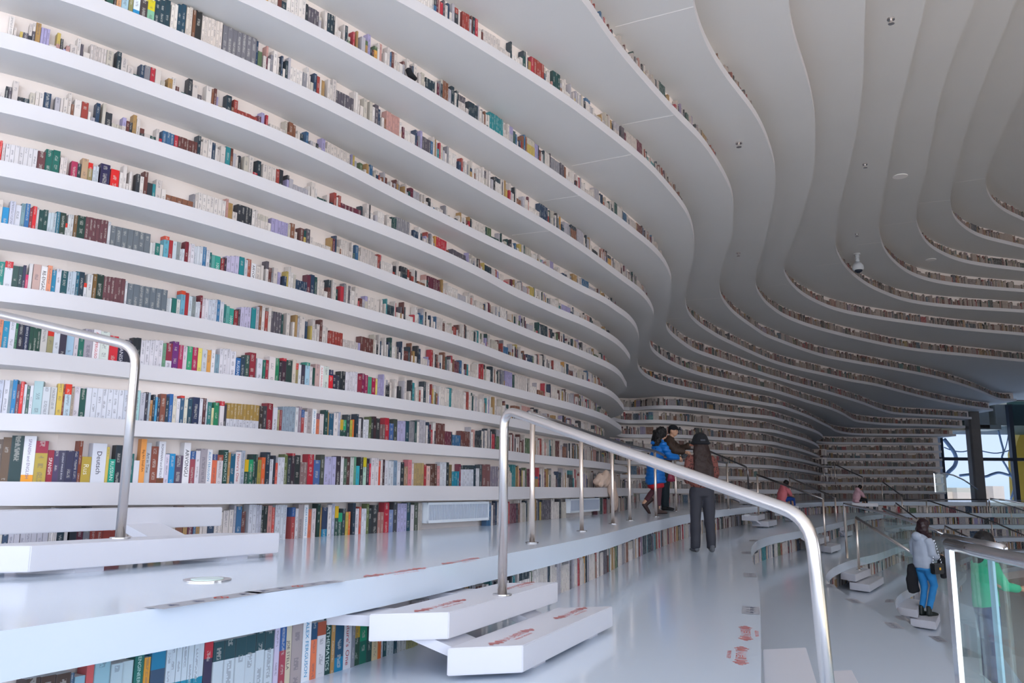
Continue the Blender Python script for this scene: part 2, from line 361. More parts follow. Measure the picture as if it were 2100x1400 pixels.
solid(p, 'red_hem', redh, mat('red_cloth', 'b01828', .7), .012, 2)
def leg(bm):
    etube(bm, [(.08, 0, .75), (.08, .03, .5), (.085, .01, .25), (.085, 0, .16)], [(.08, .09), .065, .055, .05]); etube(bm, [(-.08, 0, .75), (-.08, .03, .5), (-.07, -.11, .33), (-.06, -.18, .25)], [(.08, .09), .065, .055, .05])
solid(p, 'trousers', leg, mat('maroon_trousers', '54303a', .8), .012, 3, nz(.008, 10))
shoes(p, [(.085, .02, 0, 0, 0), (-.06, -.22, .10, 0, -.9)], mat('brown_boot', '3c2a2a', .6), .16)
def curls(bm):
    ball(bm, (0, .14, 1.56), (.105, .115, .12), 16); etube(bm, [(0, .08, 1.54), (0, .03, 1.4), (0, .04, 1.25), (0, .06, 1.16)], [(.12, .1), (.14, .09), (.12, .07), (.06, .04)], 16)
    rr = random.Random(3)
    for i in range(40): a = rr.uniform(-2.6, 2.6); z = rr.uniform(1.18, 1.6); ball(bm, (.12*math.sin(a), .05-.1*abs(math.cos(a))*.8+(.03 if z > 1.45 else 0), z), (.03, .03, .04), 8)
solid(p, 'hair', curls, HAIR, .012, 1, nz(.015, 30))
place(p, M @ Matrix.Scale(.95, 4))
bm = bmesh.new(); q0 = ray(1376, 978, 15.0)
etube(bm, [q0+Vector((0, 0, .10)), q0+Vector((0, 0, .0)), q0+Vector((0, 0, -.07))], [(.03, .02), (.06, .03), (.075, .035)], 14)
etube(bm, [q0+Vector((-.03, 0, .1)), q0+Vector((-.02, 0, .25)), q0+Vector((.02, 0, .25)), q0+Vector((.03, 0, .1))], [.006]*4, 6)
tag(obj('handbag', bm, mat('maroon_leather', '7a1838', .4), None, True), 'small maroon handbag hanging between the couple at the rail', 'bag')
# --- man in the cap
p, M = person(unp(1364, 1046, -h), -math.pi/2-.35, 'man in a black cap and brown jacket pointing over the rail')
hc = (0, .2, 1.58); hf = rotm(-.25, -.12)
def b3(bm):
    etube(bm, [(0, 0, .92), (0, .05, 1.2), (0, .12, 1.38), (0, .16, 1.46), (0, .18, 1.52)], [(.14, .11), (.14, .1), (.16, .09), (.055, .055), (.05, .05)])
    for k in (-1, 1): etube(bm, [(k*.08, 0, .92), (k*.09, .03, .5), (k*.09, 0, .09)], [.08, .055, .04])
    etube(bm, [(.17, .12, 1.38), (.2, .22, 1.2), (.1, .42, 1.16)], [.045, .04, .028]); etube(bm, [(-.17, .12, 1.38), (-.15, .3, 1.24), (-.1, .52, 1.30)], [.045, .04, .028])
    head(bm, hc, hf, 1.02)
bm = bmesh.new(); b3(bm); part(p, 'body', melt(bm, .013, 2), SKIN)
bm = bmesh.new(); hand(bm, (-.1, .54, 1.31), (0, 1, .12), 1.1, .15); obj('hand', bm, mat('warm_skin', 'c4806c', .5), p, True)
bm = bmesh.new(); hand(bm, (.09, .45, 1.15), (-.1, 1, -.3), 1.1, .9, -1); obj('hand', bm, SKIN, p, True)
face_bits(p, hc, hf, 1.02)
def jk(bm):
    etube(bm, [(0, 0, .88), (0, .01, .98), (0, .05, 1.15), (0, .1, 1.32), (0, .13, 1.42), (0, .15, 1.47)], [(.18, .14), (.18, .14), (.18, .135), (.2, .13), (.15, .11), (.075, .075)], 22)
    etube(bm, [(.16, .12, 1.38), (.21, .16, 1.3), (.22, .25, 1.18), (.12, .42, 1.16)], [.08, .08, .075, .065], 14); etube(bm, [(-.16, .12, 1.38), (-.18, .2, 1.3), (-.155, .32, 1.235), (-.105, .5, 1.295)], [.08, .078, .074, .064], 14)
solid(p, 'brown_jacket', jk, mat('brown_jacket', '3c2c24', .6, bump=.3, bscale=14), .013, 3, nz(.016, 9))
def tr3(bm):
    etube(bm, [(0, 0, .82), (0, 0, .96)], [(.165, .12), (.155, .115)], 18)
    for k in (-1, 1): etube(bm, [(k*.08, 0, .9), (k*.09, .02, .5), (k*.09, 0, .07)], [(.095, .11), .075, .068])
solid(p, 'trousers', tr3, mat('black_teal_trousers', '12222a', .8), .013, 3, nz(.01, 8))
shoes(p, [(.1, .03, 0, -.1, 0), (-.1, .0, 0, .1, 0)], mat('black_shoe', '15161a', .4))
def cap(bm):
    g = lambda x, y, z: Vector(hc)+hf @ Vector((x, y, z))
    ball(bm, g(0, -.005, .055), (.088, .105, .075), 18, hf); etube(bm, [g(0, .07, .05), g(0, .12, .048), g(0, .17, .035)], [(.075, .012), (.07, .010), (.045, .008)], 16)
solid(p, 'cap', cap, MATS['black_cloth'], .008, 2)
def sh(bm): g = lambda x, y, z: Vector(hc)+hf @ Vector((x, y, z)); etube(bm, [g(0, -.04, .03), g(0, -.05, -.05)], [(.08, .07), (.06, .055)], 14)
solid(p, 'hair', sh, HAIR, .01, 2); place(p, M @ Matrix.Scale(1.06, 4))
# --- girl in jeans on the stepping block
p, M = person(unp(1901, 1262, -4*h-.30), -math.pi/2+.35, 'girl in blue jeans and a pale hooded top carrying a black shoulder bag')
hc = (0, .06, 1.5); hf = rotm(.1, -.55)
def b4(bm):
    etube(bm, [(0, 0, .88), (0, .0, 1.1), (0, .01, 1.28), (0, .02, 1.36), (0, .04, 1.43)], [(.12, .09), (.11, .08), (.13, .075), (.045, .045), (.04, .045)])
    etube(bm, [(.075, 0, .85), (.075, .13, .5), (.06, .0, .1)], [.06, .045, .035]); etube(bm, [(-.075, 0, .85), (-.07, .06, .48), (-.055, -.04, .1)], [.06, .045, .035])
    for k in (-1, 1): etube(bm, [(k*.15, 0, 1.26), (k*.19, .02, 1.02), (k*.13, .24, .99)], [.04, .036, .026])
    head(bm, hc, hf, .98)
bm = bmesh.new(); b4(bm); part(p, 'body', melt(bm, .013, 2), SKIN); face_bits(p, hc, hf, .98)
for k in (-1, 1): bm = bmesh.new(); hand(bm, (k*.12, .26, .99), (-k*.25, 1, 0), .95, .8, k); obj('hand', bm, SKIN, p, True)
def hood(bm):
    etube(bm, [(0, 0, .8), (0, 0, .86), (0, 0, 1.02), (0, 0, 1.2), (0, .0, 1.3), (0, .01, 1.36)], [(.165, .13), (.18, .145), (.17, .13), (.175, .12), (.13, .1), (.06, .06)], 22)
    for k in (-1, 1): etube(bm, [(k*.14, 0, 1.27), (k*.185, 0, 1.2), (k*.205, .01, 1.04), (k*.17, .12, .98), (k*.13, .23, .99)], [.07, .07, .064, .055, .04], 14)
    ball(bm, (0, -.1, 1.33), (.1, .07, .08), 12)
solid(p, 'hooded_top', hood, mat('pale_blue_grey_jersey', 'a9b4c6', .85, bump=.3, bscale=14), .012, 3, nz(.014, 9))
def jean(bm):
    etube(bm, [(0, 0, .76), (0, 0, .9)], [(.15, .12), (.145, .11)], 18)
    etube(bm, [(.075, 0, .85), (.08, .07, .68), (.075, .13, .5), (.07, .06, .3), (.06, .0, .13)], [(.09, .1), (.08, .085), .062, .055, .046]); etube(bm, [(-.075, 0, .85), (-.075, .02, .68), (-.07, .06, .48), (-.06, .02, .3), (-.055, -.04, .13)], [(.09, .1), (.08, .085), .06, .053, .045])
solid(p, 'jeans', jean, mat('bright_blue_denim', '2c86c8', .8, var=.25, vscale=8), .012, 3, nz(.008, 12))
shoes(p, [(.06, .03, 0, .1, 0), (-.055, -.02, .0, .1, 0)], mat('black_boot', '17201f', .45), .07)
def lh(bm):
    g = lambda x, y, z: Vector(hc)+hf @ Vector((x, y, z))
    ball(bm, g(0, -.015, .025), (.095, .105, .11), 18, hf); etube(bm, [g(0, -.02, .02), g(0, .0, -.08), Vector((0, .1, 1.28)), Vector((0, .13, 1.14)), Vector((0, .14, 1.03))], [(.1, .09), (.115, .085), (.11, .06), (.09, .045), (.04, .02)], 18)
    for i in range(8): x = -.1+.028*i; etube(bm, [(x, .1, 1.36), (x*1.1, .14, 1.18), (x*1.0, .15+.01*math.sin(i*2), 1.02+.03*math.sin(i*3))], [.02, .018, .006], 8)
solid(p, 'hair', lh, mat('auburn_hair', '2e1a20', .35, var=.3, bump=.4, bscale=50), .012, 2, nz(.01, 25))
place(p, M)
def at(M, v): return M @ Vector(v)
bm = bmesh.new(); c = Vector((.23, .07, .80)); v0 = len(bm.verts); box(bm, c-Vector((.045, .12, .09)), c+Vector((.045, .12, .09))); bmesh.ops.bevel(bm, geom=bm.edges[:], offset=.015, segments=2, affect='EDGES')
bag = empty('shoulder_bag', at(M, c), 'black leather shoulder bag with a gold clasp and chain strap at her hip', 'bag')
for v in bm.verts: v.co = M @ v.co
obj('body', bm, mat('black_leather', '101214', .3), bag)
bm = bmesh.new(); box(bm, c+Vector((.045, -.01, -.02)), c+Vector((.052, .03, .02)))
for v in bm.verts: v.co = M @ v.co
obj('clasp', bm, mat('gold', 'd0a040', .25, .9), bag)
for k in (-1, 1):
    bm = bmesh.new(); n = 9
    for i in range(n):
        q = Vector((.235-.03*i/n, .07+k*.09*(1-i/n), .89+.045*i)); tube(bm, [q, q+Vector((0, 0, .022)), q+Vector((.014, 0, .028))], .008, 6)
    for v in bm.verts: v.co = M @ v.co
    obj('chain_strap', bm, mat('silver_chain', 'b8bcc4', .25, 1), bag)
def drape(bm): etube(bm, [(.17, .24, 1.0), (.18, .25, .9), (.19, .28, .76), (.2, .3, .66)], [(.05, .07), (.06, .09), (.06, .11), (.05, .12)], 14)
bm = bmesh.new(); drape(bm); me = melt(bm, .014, 3, nz(.03, 9)); me.transform(M); tag(link('coat', me, MATS['black_cloth']), 'black coat folded over the arm of the girl in jeans', 'coat')
def bag2(bm): etube(bm, [(-.12, -.14, .84), (-.13, -.14, .6), (-.12, -.12, .38)], [(.05, .09), (.06, .12), (.05, .12)], 14)
bm = bmesh.new(); bag2(bm); me = melt(bm, .014, 3, nz(.02, 9)); me.transform(M); tag(link('coat', me, MATS['black_cloth']), 'long black coat hanging behind the legs of the girl in jeans', 'coat')
# --- person in green beyond the glass
gp = ray(2010, 1092, 10.2); gp = Vector((gp.x, gp.y, ZC-5*h)); Hs = (ray(2010, 1092, 10.2).z-gp.z)/1.68
p, M = person(gp, -math.pi/2, 'dark haired person in a bright green sweater seen through the big glass balustrade'); M = M @ Matrix.Scale(Hs, 4)
def b5(bm):
    etube(bm, [(0, 0, .92), (0, .0, 1.15), (0, .02, 1.34), (0, .03, 1.42), (0, .04, 1.5)], [(.13, .1), (.12, .09), (.15, .08), (.05, .05), (.045, .045)])
    for k in (-1, 1): etube(bm, [(k*.08, 0, .92), (k*.08, .02, .5), (k*.08, 0, .09)], [.075, .05, .035]); etube(bm, [(k*.17, .02, 1.34), (k*.2, .06, 1.12), (k*.14, .32, 1.08)], [.04, .036, .026])
    head(bm, (0, .06, 1.57), rotm(0, -.2))
bm = bmesh.new(); b5(bm); part(p, 'body', melt(bm, .014, 2), SKIN); face_bits(p, (0, .06, 1.57), rotm(0, -.2))
for k in (-1, 1): bm = bmesh.new(); hand(bm, (k*.14, .33, 1.08), (-k*.2, 1, 0), 1, .7, k); obj('hand', bm, SKIN, p, True)
def gs(bm):
    etube(bm, [(0, 0, .86), (0, 0, 1.1), (0, .01, 1.3), (0, .02, 1.42)], [(.16, .13), (.165, .125), (.18, .12), (.07, .07)], 20)
    for k in (-1, 1): etube(bm, [(k*.15, .02, 1.34), (k*.205, .04, 1.22), (k*.2, .12, 1.11), (k*.14, .3, 1.08)], [.07, .068, .06, .045], 14)
solid(p, 'green_sweater', gs, mat('bright_green_knit', '22b98c', .8), .014, 3, nz(.012, 9))
def t5(bm):
    etube(bm, [(0, 0, .8), (0, 0, .95)], [(.155, .12), (.15, .11)], 18)
    for k in (-1, 1): etube(bm, [(k*.08, 0, .88), (k*.08, .02, .5), (k*.08, 0, .08)], [(.09, .1), .07, .06])
solid(p, 'trousers', t5, mat('dark_blue_denim', '2a3f70', .8), .014, 3)
shoes(p, [(.085, .02, 0, 0, 0), (-.085, 0, 0, 0, 0)], MATS['black_shoe'])
def h5(bm): ball(bm, (0, .035, 1.59), (.1, .115, .115), 16); etube(bm, [(0, .0, 1.58), (0, -.04, 1.44), (0, -.05, 1.34)], [(.1, .08), (.11, .06), (.08, .04)], 14)
solid(p, 'hair', h5, HAIR, .013, 2, nz(.01, 20)); place(p, M)
# --- child in pink sitting on the edge
def seated(loc, rz, label, s, c_top, c_leg, seat_col):
    p, M = person(loc, rz, label); M = M @ Matrix.Scale(s, 4)
    def b(bm):
        etube(bm, [(0, 0, .05), (0, .02, .3), (0, .1, .5), (0, .17, .58), (0, .22, .62)], [(.13, .1), (.13, .1), (.13, .08), (.05, .05), (.045, .045)])
        for k in (-1, 1): etube(bm, [(k*.09, .02, .08), (k*.1, .42, .12), (k*.1, .42, -.28)], [.075, .055, .035]); etube(bm, [(k*.16, .1, .46), (k*.2, .2, .28), (k*.08, .38, .24)], [.04, .035, .026])
        head(bm, (0, .26, .68), rotm(0, -.7))
    bm = bmesh.new(); b(bm); part(p, 'body', melt(bm, .014, 2), SKIN); face_bits(p, (0, .26, .68), rotm(0, -.7))
    for k in (-1, 1): bm = bmesh.new(); hand(bm, (k*.08, .39, .24), (-k*.2, 1, -.2), 1, .8, k); obj('hand', bm, SKIN, p, True)
    def j(bm):
        etube(bm, [(0, -.02, 0), (0, -.01, .15), (0, .03, .33), (0, .1, .5), (0, .16, .57)], [(.19, .16), (.2, .16), (.2, .15), (.17, .13), (.08, .08)], 20)
        for k in (-1, 1): etube(bm, [(k*.15, .1, .48), (k*.21, .16, .38), (k*.19, .24, .27), (k*.09, .37, .25)], [.08, .078, .065, .045], 14)
        ball(bm, (0, .08, .6), (.12, .1, .08), 12)
    solid(p, 'padded_jacket', j, c_top, .014, 3, nz(.02, 8))
    def l(bm):
        for k in (-1, 1): etube(bm, [(k*.09, 0, .07), (k*.1, .25, .12), (k*.11, .44, .11), (k*.105, .46, -.1), (k*.1, .44, -.3)], [(.1, .09), .085, .072, .06, .052])
    solid(p, 'trousers', l, c_leg, .014, 3)
    shoes(p, [(.1, .46, -.4, 0, 0), (-.1, .46, -.4, 0, 0)], MATS['black_shoe'])
    def hh(bm): ball(bm, (0, .23, .70), (.1, .11, .11), 16)
    solid(p, 'hair', hh, HAIR, .013, 2, nz(.01, 20)); place(p, M); return M
pk = mat('salmon_pink_padding', 'cf6f78', .6, bump=.3, bscale=10)
c0 = ray(1604, 1029, 24.3); seated(c0, -1.15, 'child in a salmon pink jacket sitting hunched on the step edge', .78, pk, mat('blue_trousers', '123f8c', .7), None)
bm = bmesh.new(); box(bm, (c0.x-.45, c0.y-.3, c0.z-.10), (c0.x+.1, c0.y+.25, c0.z-.02)); bmesh.ops.bevel(bm, geom=bm.edges[:], offset=.03, segments=3, affect='EDGES')
tag(obj('cushion', bm, mat('red_cushion', 'b8182c', .7)), 'red cushion under the child in the pink jacket', 'cushion')
bm = bmesh.new(); box(bm, (c0.x-.55, c0.y-.35, c0.z-.22), (c0.x+.35, c0.y+.4, c0.z-.10)); tag(obj('step_block', bm, mat('white_block', (.70, .70, .76, 1), .35, var=.05, vscale=2)), 'white step block that the child in pink sits on', 'step', 'white floating stepping blocks')
c1 = ray(1757, 1029, 28); seated(c1, -1.3, 'person in a pale pink top bent forward asleep on the far terrace', .70, mat('pale_pink_cloth', 'c8a0ac', .7), MATS['black_cloth'], None)
bm = bmesh.new(); box(bm, (c1.x-.3, c1.y-.35, c1.z-.14), (c1.x+.55, c1.y+.4, c1.z-.03)); tag(obj('step_block', bm, mat('white_block', (.70, .70, .76, 1), .35, var=.05, vscale=2)), 'white step block that the bent person in pale pink rests on', 'step', 'white floating stepping blocks')

# contours read off the photograph: level -> points
CC = {1:('T',[(0,847),(125,850),(250,860),(375,867),(525,878),(650,890),(775,900),(900,911),(1020,921),(1100,932),(1186,941),(1257,951),(1286,959)]),2:('T',[(0,711),(125,726),(250,741),(375,757),(525,774),(650,792),(775,810),(900,830),(1020,851),(1100,868),(1175,884),(1230,897),(1268,910)]),3:('T',[(0,584),(100,596),(187,610),(275,626),(375,645),(525,675),(675,704),(775,727),(900,755),(1050,794),(1125,814),(1171,826),(1229,845),(1257,860),(1274,878)]),4:('T',[(0,455),(75,469),(152,485),(250,507),(375,535),(525,571),(650,604),(750,632),(875,668),(975,701),(1050,730),(1100,746),(1150,763),(1193,777),(1236,792),(1257,804),(1271,819),(1277,837)]),5:('T',[(0,327),(100,350),(225,379),(325,405),(415,430),(525,465),(637,500),(725,530),(825,569),(937,612),(1050,661),(1112,687),(1150,700),(1200,721),(1250,744),(1271,760),(1281,777),(1284,789)]),6:('T',[(0,197),(167,241),(307,283),(382,308),(462,335),(525,359),(587,382),(650,407),(750,445),(837,481),(925,520),(1000,558),(1050,587),(1120,620),(1150,634),(1200,655),(1250,683),(1271,699),(1286,717),(1291,735)]),7:('B',[(0,95),(125,130),(250,173),(375,219),(525,272),(650,327),(700,350),(850,428),(1050,525),(1091,544),(1175,590),(1237,620),(1264,638.6),(1286,653),(1304,674),(1311,700),(1308,720),(1307,741),(1311,760),(1329,776),(1364,790),(1450,809),(1575,832),(1600,836),(1657,856),(1686,870),(1703,878),(1714,885),(1736,890),(1771,892.6),(1900,893.5),(1961,894)]),8:('B',[(130,0),(250,45),(375,94),(525,158),(650,214),(775,278),(915,353),(1050,429),(1130,475),(1200,520),(1275,575),(1312,602),(1330,622),(1341,646),(1338.6,667),(1333.6,688.6),(1332.3,700),(1333.6,711.4),(1340,722.9),(1357,736.4),(1378.6,748.6),(1407,760.7),(1450,773.6),(1568,800),(1600,808),(1657,826),(1700,838.6),(1728.6,850.7),(1743,859),(1757,865),(1786,869),(1829,872),(1900,873.6),(1980,877)]),9:('B',[(492,0),(525,17),(650,77),(775,145),(900,217),(1050,310),(1112,350),(1187,401),(1250,444),(1300,482),(1337,512),(1362,540),(1374,565),(1377,580),(1375,612),(1369,645),(1366,660),(1367,674),(1376,687),(1393,701),(1421,720),(1450,731),(1575,773),(1600,780),(1628.6,788.6),(1686,803.6),(1728.6,816),(1771,829),(1800,840),(1829,848),(1857,851),(1900,853.6),(1943,856),(1993,859)]),10:('B',[(812,0),(900,49),(1050,141),(1150,205),(1225,260),(1275,299),(1332,347),(1362,380),(1392,415),(1410,442),(1420,470),(1424,500),(1422,530),(1412,570),(1406,600),(1405.5,620),(1412,645),(1430,665),(1455,682),(1487,700),(1575,740),(1632,757),(1700,772),(1743,782),(1800,792),(1857,807),(1914,821),(1957,830),(2000,837),(2037,842)]),11:('B',[(1195,0),(1225,47),(1270,108),(1325,172),(1382,235),(1437,290),(1472,340),(1490,372),(1500,395),(1504,415),(1504,450),(1500,487),(1487,525),(1477,562),(1475,587),(1479,610),(1492,630),(1512,650),(1550,677),(1575,692),(1675,728),(1750,744),(1825,757),(1925,777),(2000,800),(2050,820),(2085,822)]),12:('B',[(1420,0),(1425,25),(1440,75),(1475,140),(1512,190),(1540,225),(1562,262),(1575,293),(1587,332),(1590.5,355),(1590.5,380),(1585,420),(1575,465),(1565,507),(1552,550),(1549,575),(1552,595),(1562,612),(1575,627),(1612,652),(1675,675),(1775,700),(1875,719),(2000,732),(2100,742)]),13:('B',[(1617,0),(1622,50),(1637,105),(1655,160),(1667,212),(1672,250),(1672,300),(1668,350),(1655,407),(1635,470),(1613,530),(1608,550),(1610,565),(1630,592),(1662,615),(1712,636),(1775,650),(1875,665),(1975,677),(2100,688)]),14:('B',[(1775,0),(1772,75),(1771,150),(1767,195),(1760,250),(1750,300),(1740,350),(1725,412),(1715,475),(1713,497),(1717,520),(1735,550),(1762,575),(1800,597),(1862,619),(1950,631),(2100,641)]),15:('B',[(1899,0),(1882,70),(1862,155),(1845,220),(1830,295),(1821,350),(1810,412),(1802,457),(1804,480),(1812,510),(1832,537),(1862,560),(1900,575),(1950,585),(2025,593),(2100,599)]),16:('B',[(1999.5,0),(1965,87),(1932,182),(1917,255),(1899,350),(1885,407),(1879,445),(1882,467),(1897,495),(1920,515),(1962,534),(2012,545),(2100,556)]),17:('B',[(2085,0),(2050,85),(2005,200),(1980,275),(1959,350),(1950,400),(1949.5,422),(1957,447),(1980,470),(2012,487),(2062,500),(2100,509)]),18:('B',[(2100,180),(2062,262),(2025,350),(2021,375),(2024,392),(2037,415),(2062,435),(2100,453)])}
RC = {6:[(1287,835),(1343,831),(1400,832),(1500,844),(1575,852),(1600,858),(1643,871),(1671,881),(1683,888),(1687,894)],5:[(1289,861),(1343,860),(1400,863),(1575,879),(1600,884),(1643,896),(1671,907),(1681,916)],4:[(1289,890),(1400,891),(1575,904),(1600,909),(1643,920),(1671,930),(1682,935)],3:[(1289,918),(1400,920),(1575,930),(1600,934),(1657,945),(1683,951)],2:[(1289,945),(1400,947),(1575,955),(1683,968)]}
FC = {-1:[(0,1292),(100,1279),(200,1265),(300,1251),(400,1236),(525,1219),(650,1200),(775,1181),(900,1160),(1022,1138),(1150,1114),(1250,1092),(1325,1072),(1400,1056),(1461,1047),(1528,1040),(1581,1036)],-2:[(1560,1400),(1559.5,1275),(1557.5,1212),(1552,1175),(1545,1155),(1541,1138),(1540,1128.6),(1543,1118.6),(1554,1108.6),(1578.6,1100),(1614,1093),(1653,1086),(1707,1074)],-3:[(1952,1360),(1900,1322),(1825,1270),(1770,1240),(1715,1205),(1695,1190),(1695,1177),(1712,1162),(1750,1147),(1800,1135),(1850,1117)],-4:[(1952,1330),(1900,1302),(1862,1275),(1840,1250),(1837,1230),(1850,1215),(1882,1197)]}
# ---------------------------------------------------------------- tiers
def far_tail(pts): return pts+[(16.3, 44.3), (17.0, 46.3), (18.2, 47.5), (20, 47.5), (24.4, 47.3)]
GAP = [(2.4, 21.5), (2.75, 24.5), (3.4, 27.0)]
R4p = [unp(x, y, .45*4+.01) for x, y in RC[4]]
PRE = {8: [(-16, 1), (-6, 4.1)], 9: [(-16, 0), (-6, 3.3), (-3.9, 4.9)], 10: [(-16, -3), (-4.6, 3.2), (-2.6, 5.4)],
 11: [(-10, -9), (-8, -5), (-5, 0), (-2, 3.6), (-.6, 5.8)], 12: [(-6, -9), (-4, -4), (-1, 2), (.6, 5), (1.5, 6.9)], 13: [(-3, -9), (-.5, 0), (1.5, 5), (2.6, 7.3)],
 14: [(0, -9), (1, 0), (2.6, 5), (3.7, 7.8)], 15: [(2, -9), (2.5, 0), (3.5, 4.5), (4.7, 8)], 16: [(4, -9), (4, 0), (4.8, 5), (5.8, 8.6)],
 17: [(5.4, -9), (5.4, 0), (5.8, 5), (6.8, 9)], 18: [(7, -9), (7, 1), (7.6, 7), (8.8, 11.5)]}
FRONT = {}
for k, (e, pts) in CC.items():
    h = H_*k+.01-(.115 if e == 'B' else 0); P = [tuple(unp(x, y, h))[:2] for x, y in pts]
    if k <= 7: P = [(-16, 1.2), (-9, 3.1), (-5.6, 4.4)]+P
    else: P = PRE[k]+P
    if k <= 6:
        P += GAP+[tuple(p)[:2] for p in ([unp(x, y, H_*k+.01) for x, y in RC[k]] if k >= 4 else R4p)]
        P = far_tail(P)
    elif k >= 12:
        a, b = Vector(P[-2]), Vector(P[-1]); d = (b-a).normalized()
        P += [tuple(b+d*4), (b.x+9, b.y+d.y*4+1.3), (42, b.y+d.y*4+3)]
    FRONT[k] = smooth_path(P, .16, .28 if k > 6 else .22)
FRONT[0] = offset(FRONT[1], -.12)
REC = {k: (.36 if k <= 7 else .19) for k in range(19)}
ordn = 'zeroth first second third fourth fifth sixth seventh eighth ninth tenth eleventh twelfth thirteenth fourteenth fifteenth sixteenth seventeenth eighteenth nineteenth twentieth'.split()
def num(n):
    tens = ['', '', 'twenty', 'thirty', 'forty', 'fifty', 'sixty', 'seventy', 'eighty', 'ninety']
    if n <= 20: return ordn[n]
    if n >= 100: return 'hundred-and-'+num(n-100) if n > 100 else 'hundredth'
    t, o = divmod(n, 10); return (tens[t][:-1]+'ieth') if o == 0 else tens[t]+'-'+ordn[o]
for k in range(0, 19):
    P = FRONT[k]; zt = ZC+H_*k+.01; th = .155 if k == 0 else .115; e = P[-1]
    loop = [tuple(p) for p in P]
    if k <= 11: loop += [(e.x, 48.3), (-24, 48.3), (-24, P[0].y)]
    else: loop += [(42, 48.3), (-24, 48.3), (-24, -9)]
    bm = bmesh.new(); fs = prism(bm, loop, zt-th, zt); fs[0].material_index = 1
    o = obj('wall_shelf', bm, [M_slab, M_soffit])
    txt = 'long white curving wall ledge, %s ledge above the radiators' % num(k+1) if k < 7 else 'white curving overhead tier sweeping from the wall across the ceiling, %s tier above the radiators' % num(k+1)
    tag(o, txt, 'shelf', 'white shelf tiers')
def wall_strip(bm, P, z0, z1):
    uvl = bm.loops.layers.uv.verify(); s = 0; prev = None
    for i, p in enumerate(P):
        if i: s += (P[i]-P[i-1]).length
        cur = (bm.verts.new((p.x, p.y, z0)), bm.verts.new((p.x, p.y, z1)), s)
        if prev:
            f = bm.faces.new((prev[0], cur[0], cur[1], prev[1]))
            for l, uv in zip(f.loops, ((prev[2], z0), (cur[2], z0), (cur[2], z1), (prev[2], z1))): l[uvl].uv = uv
        prev = cur
bm = bmesh.new()
for k in range(0, 19): wall_strip(bm, offset(FRONT[k], REC[k]), ZC+H_*k+.01, ZC+H_*(k+1)+.01-.115)
wall_strip(bm, offset(FRONT[1], .10), ZC-H_, ZC+.01-.155)
tag(obj('wall_left', bm, M_perf), 'pale perforated back panels behind the rows of books', None, None, 'structure')
bm = bmesh.new(); prism(bm, [(-24, -9), (42, -9), (42, 48.3), (-24, 48.3)], ZC+H_*19+.01-.115, ZC+H_*19+.3)
tag(obj('ceiling', bm, M_soffit), 'smooth grey white ceiling above the topmost tier', None, None, 'structure')
# floor terraces
FE = {}
def fpts(j): return [tuple(unp(x, y, H_*j))[:2] for x, y in FC[j]]
FE[1] = [(-4.5, -9), (-3.6, -4), (-2.9, -1), (-2.15, 1.3)]+fpts(-1)+[(10.5, 30), (13, 33.7), (16, 35.6), (21, 36.3), (42, 36.3)]
FE[2] = [(-4, -9), (-2, -4), (-.6, -.5), (.15, 1.2), (.75, 2.7)]+fpts(-2)+[(10.9, 27), (13.6, 31.6), (16.6, 34.6), (21, 35.8), (42, 35.8)]
FE[3] = [(.8, -9), (1.1, -3), (1.5, 0), (1.9, 2), (2.3, 3.6), (2.8, 5.1)]+fpts(-3)+[(10.6, 22.6), (11, 24.5), (12.6, 28.6), (16, 33.4), (20, 35), (42, 35.2)]
FE[4] = [(3, -9), (3, -2), (3.3, 2), (3.8, 5), (4.4, 7.6)]+fpts(-4)+[(9.1, 19), (10.5, 21.6), (12.2, 24.3), (14.2, 28), (18, 32.9), (23, 34.4), (42, 34.6)]
FE[5] = [(4.0, -9), (4.0, 0), (4.4, 5), (5.3, 8.5), (6.3, 11.4), (7.4, 14), (8.8, 17), (9.8, 19), (11.3, 21.6), (12.9, 24.2), (15, 28.4), (19, 32.7), (24, 33.9), (42, 34)]
FE[6] = [(4.8, -9), (4.7, 0), (5.0, 5), (5.9, 8.5), (6.9, 11.4), (8.0, 14), (9.4, 17), (10.5, 19), (12, 21.6), (13.7, 24.2), (15.9, 28.4), (19.8, 32.2), (25, 33.2), (42, 33.3)]
RIS = {}
for j in range(1, 7):
    P = smooth_path(FE[j], .2, .22); FE[j] = P; zt = ZC-H_*j
    loop = [tuple(p) for p in P]+[(42, 49), (-24, 49), (-24, -9)]
    bm = bmesh.new(); prism(bm, loop, zt-.155, zt)
    tag(obj('floor', bm, M_floor), 'polished white terrace floor, %s step down from the wall' % ordn[j], None, None, 'structure')
    RIS[j] = offset(P, .2)
bm = bmesh.new()
for j in range(1, 7): wall_strip(bm, RIS[j], ZC-H_*(j+1), ZC-H_*j-.155)
tag(obj('wall_risers', bm, M_perf), 'perforated risers below the terrace edges', None, None, 'structure')
bm = bmesh.new(); prism(bm, [(-24, -20), (60, -20), (60, 49), (-24, 49)], -.3, 0)
tag(obj('floor_hall', bm, M_ground), 'beige stone hall floor at the foot of the terraces', None, None, 'structure')

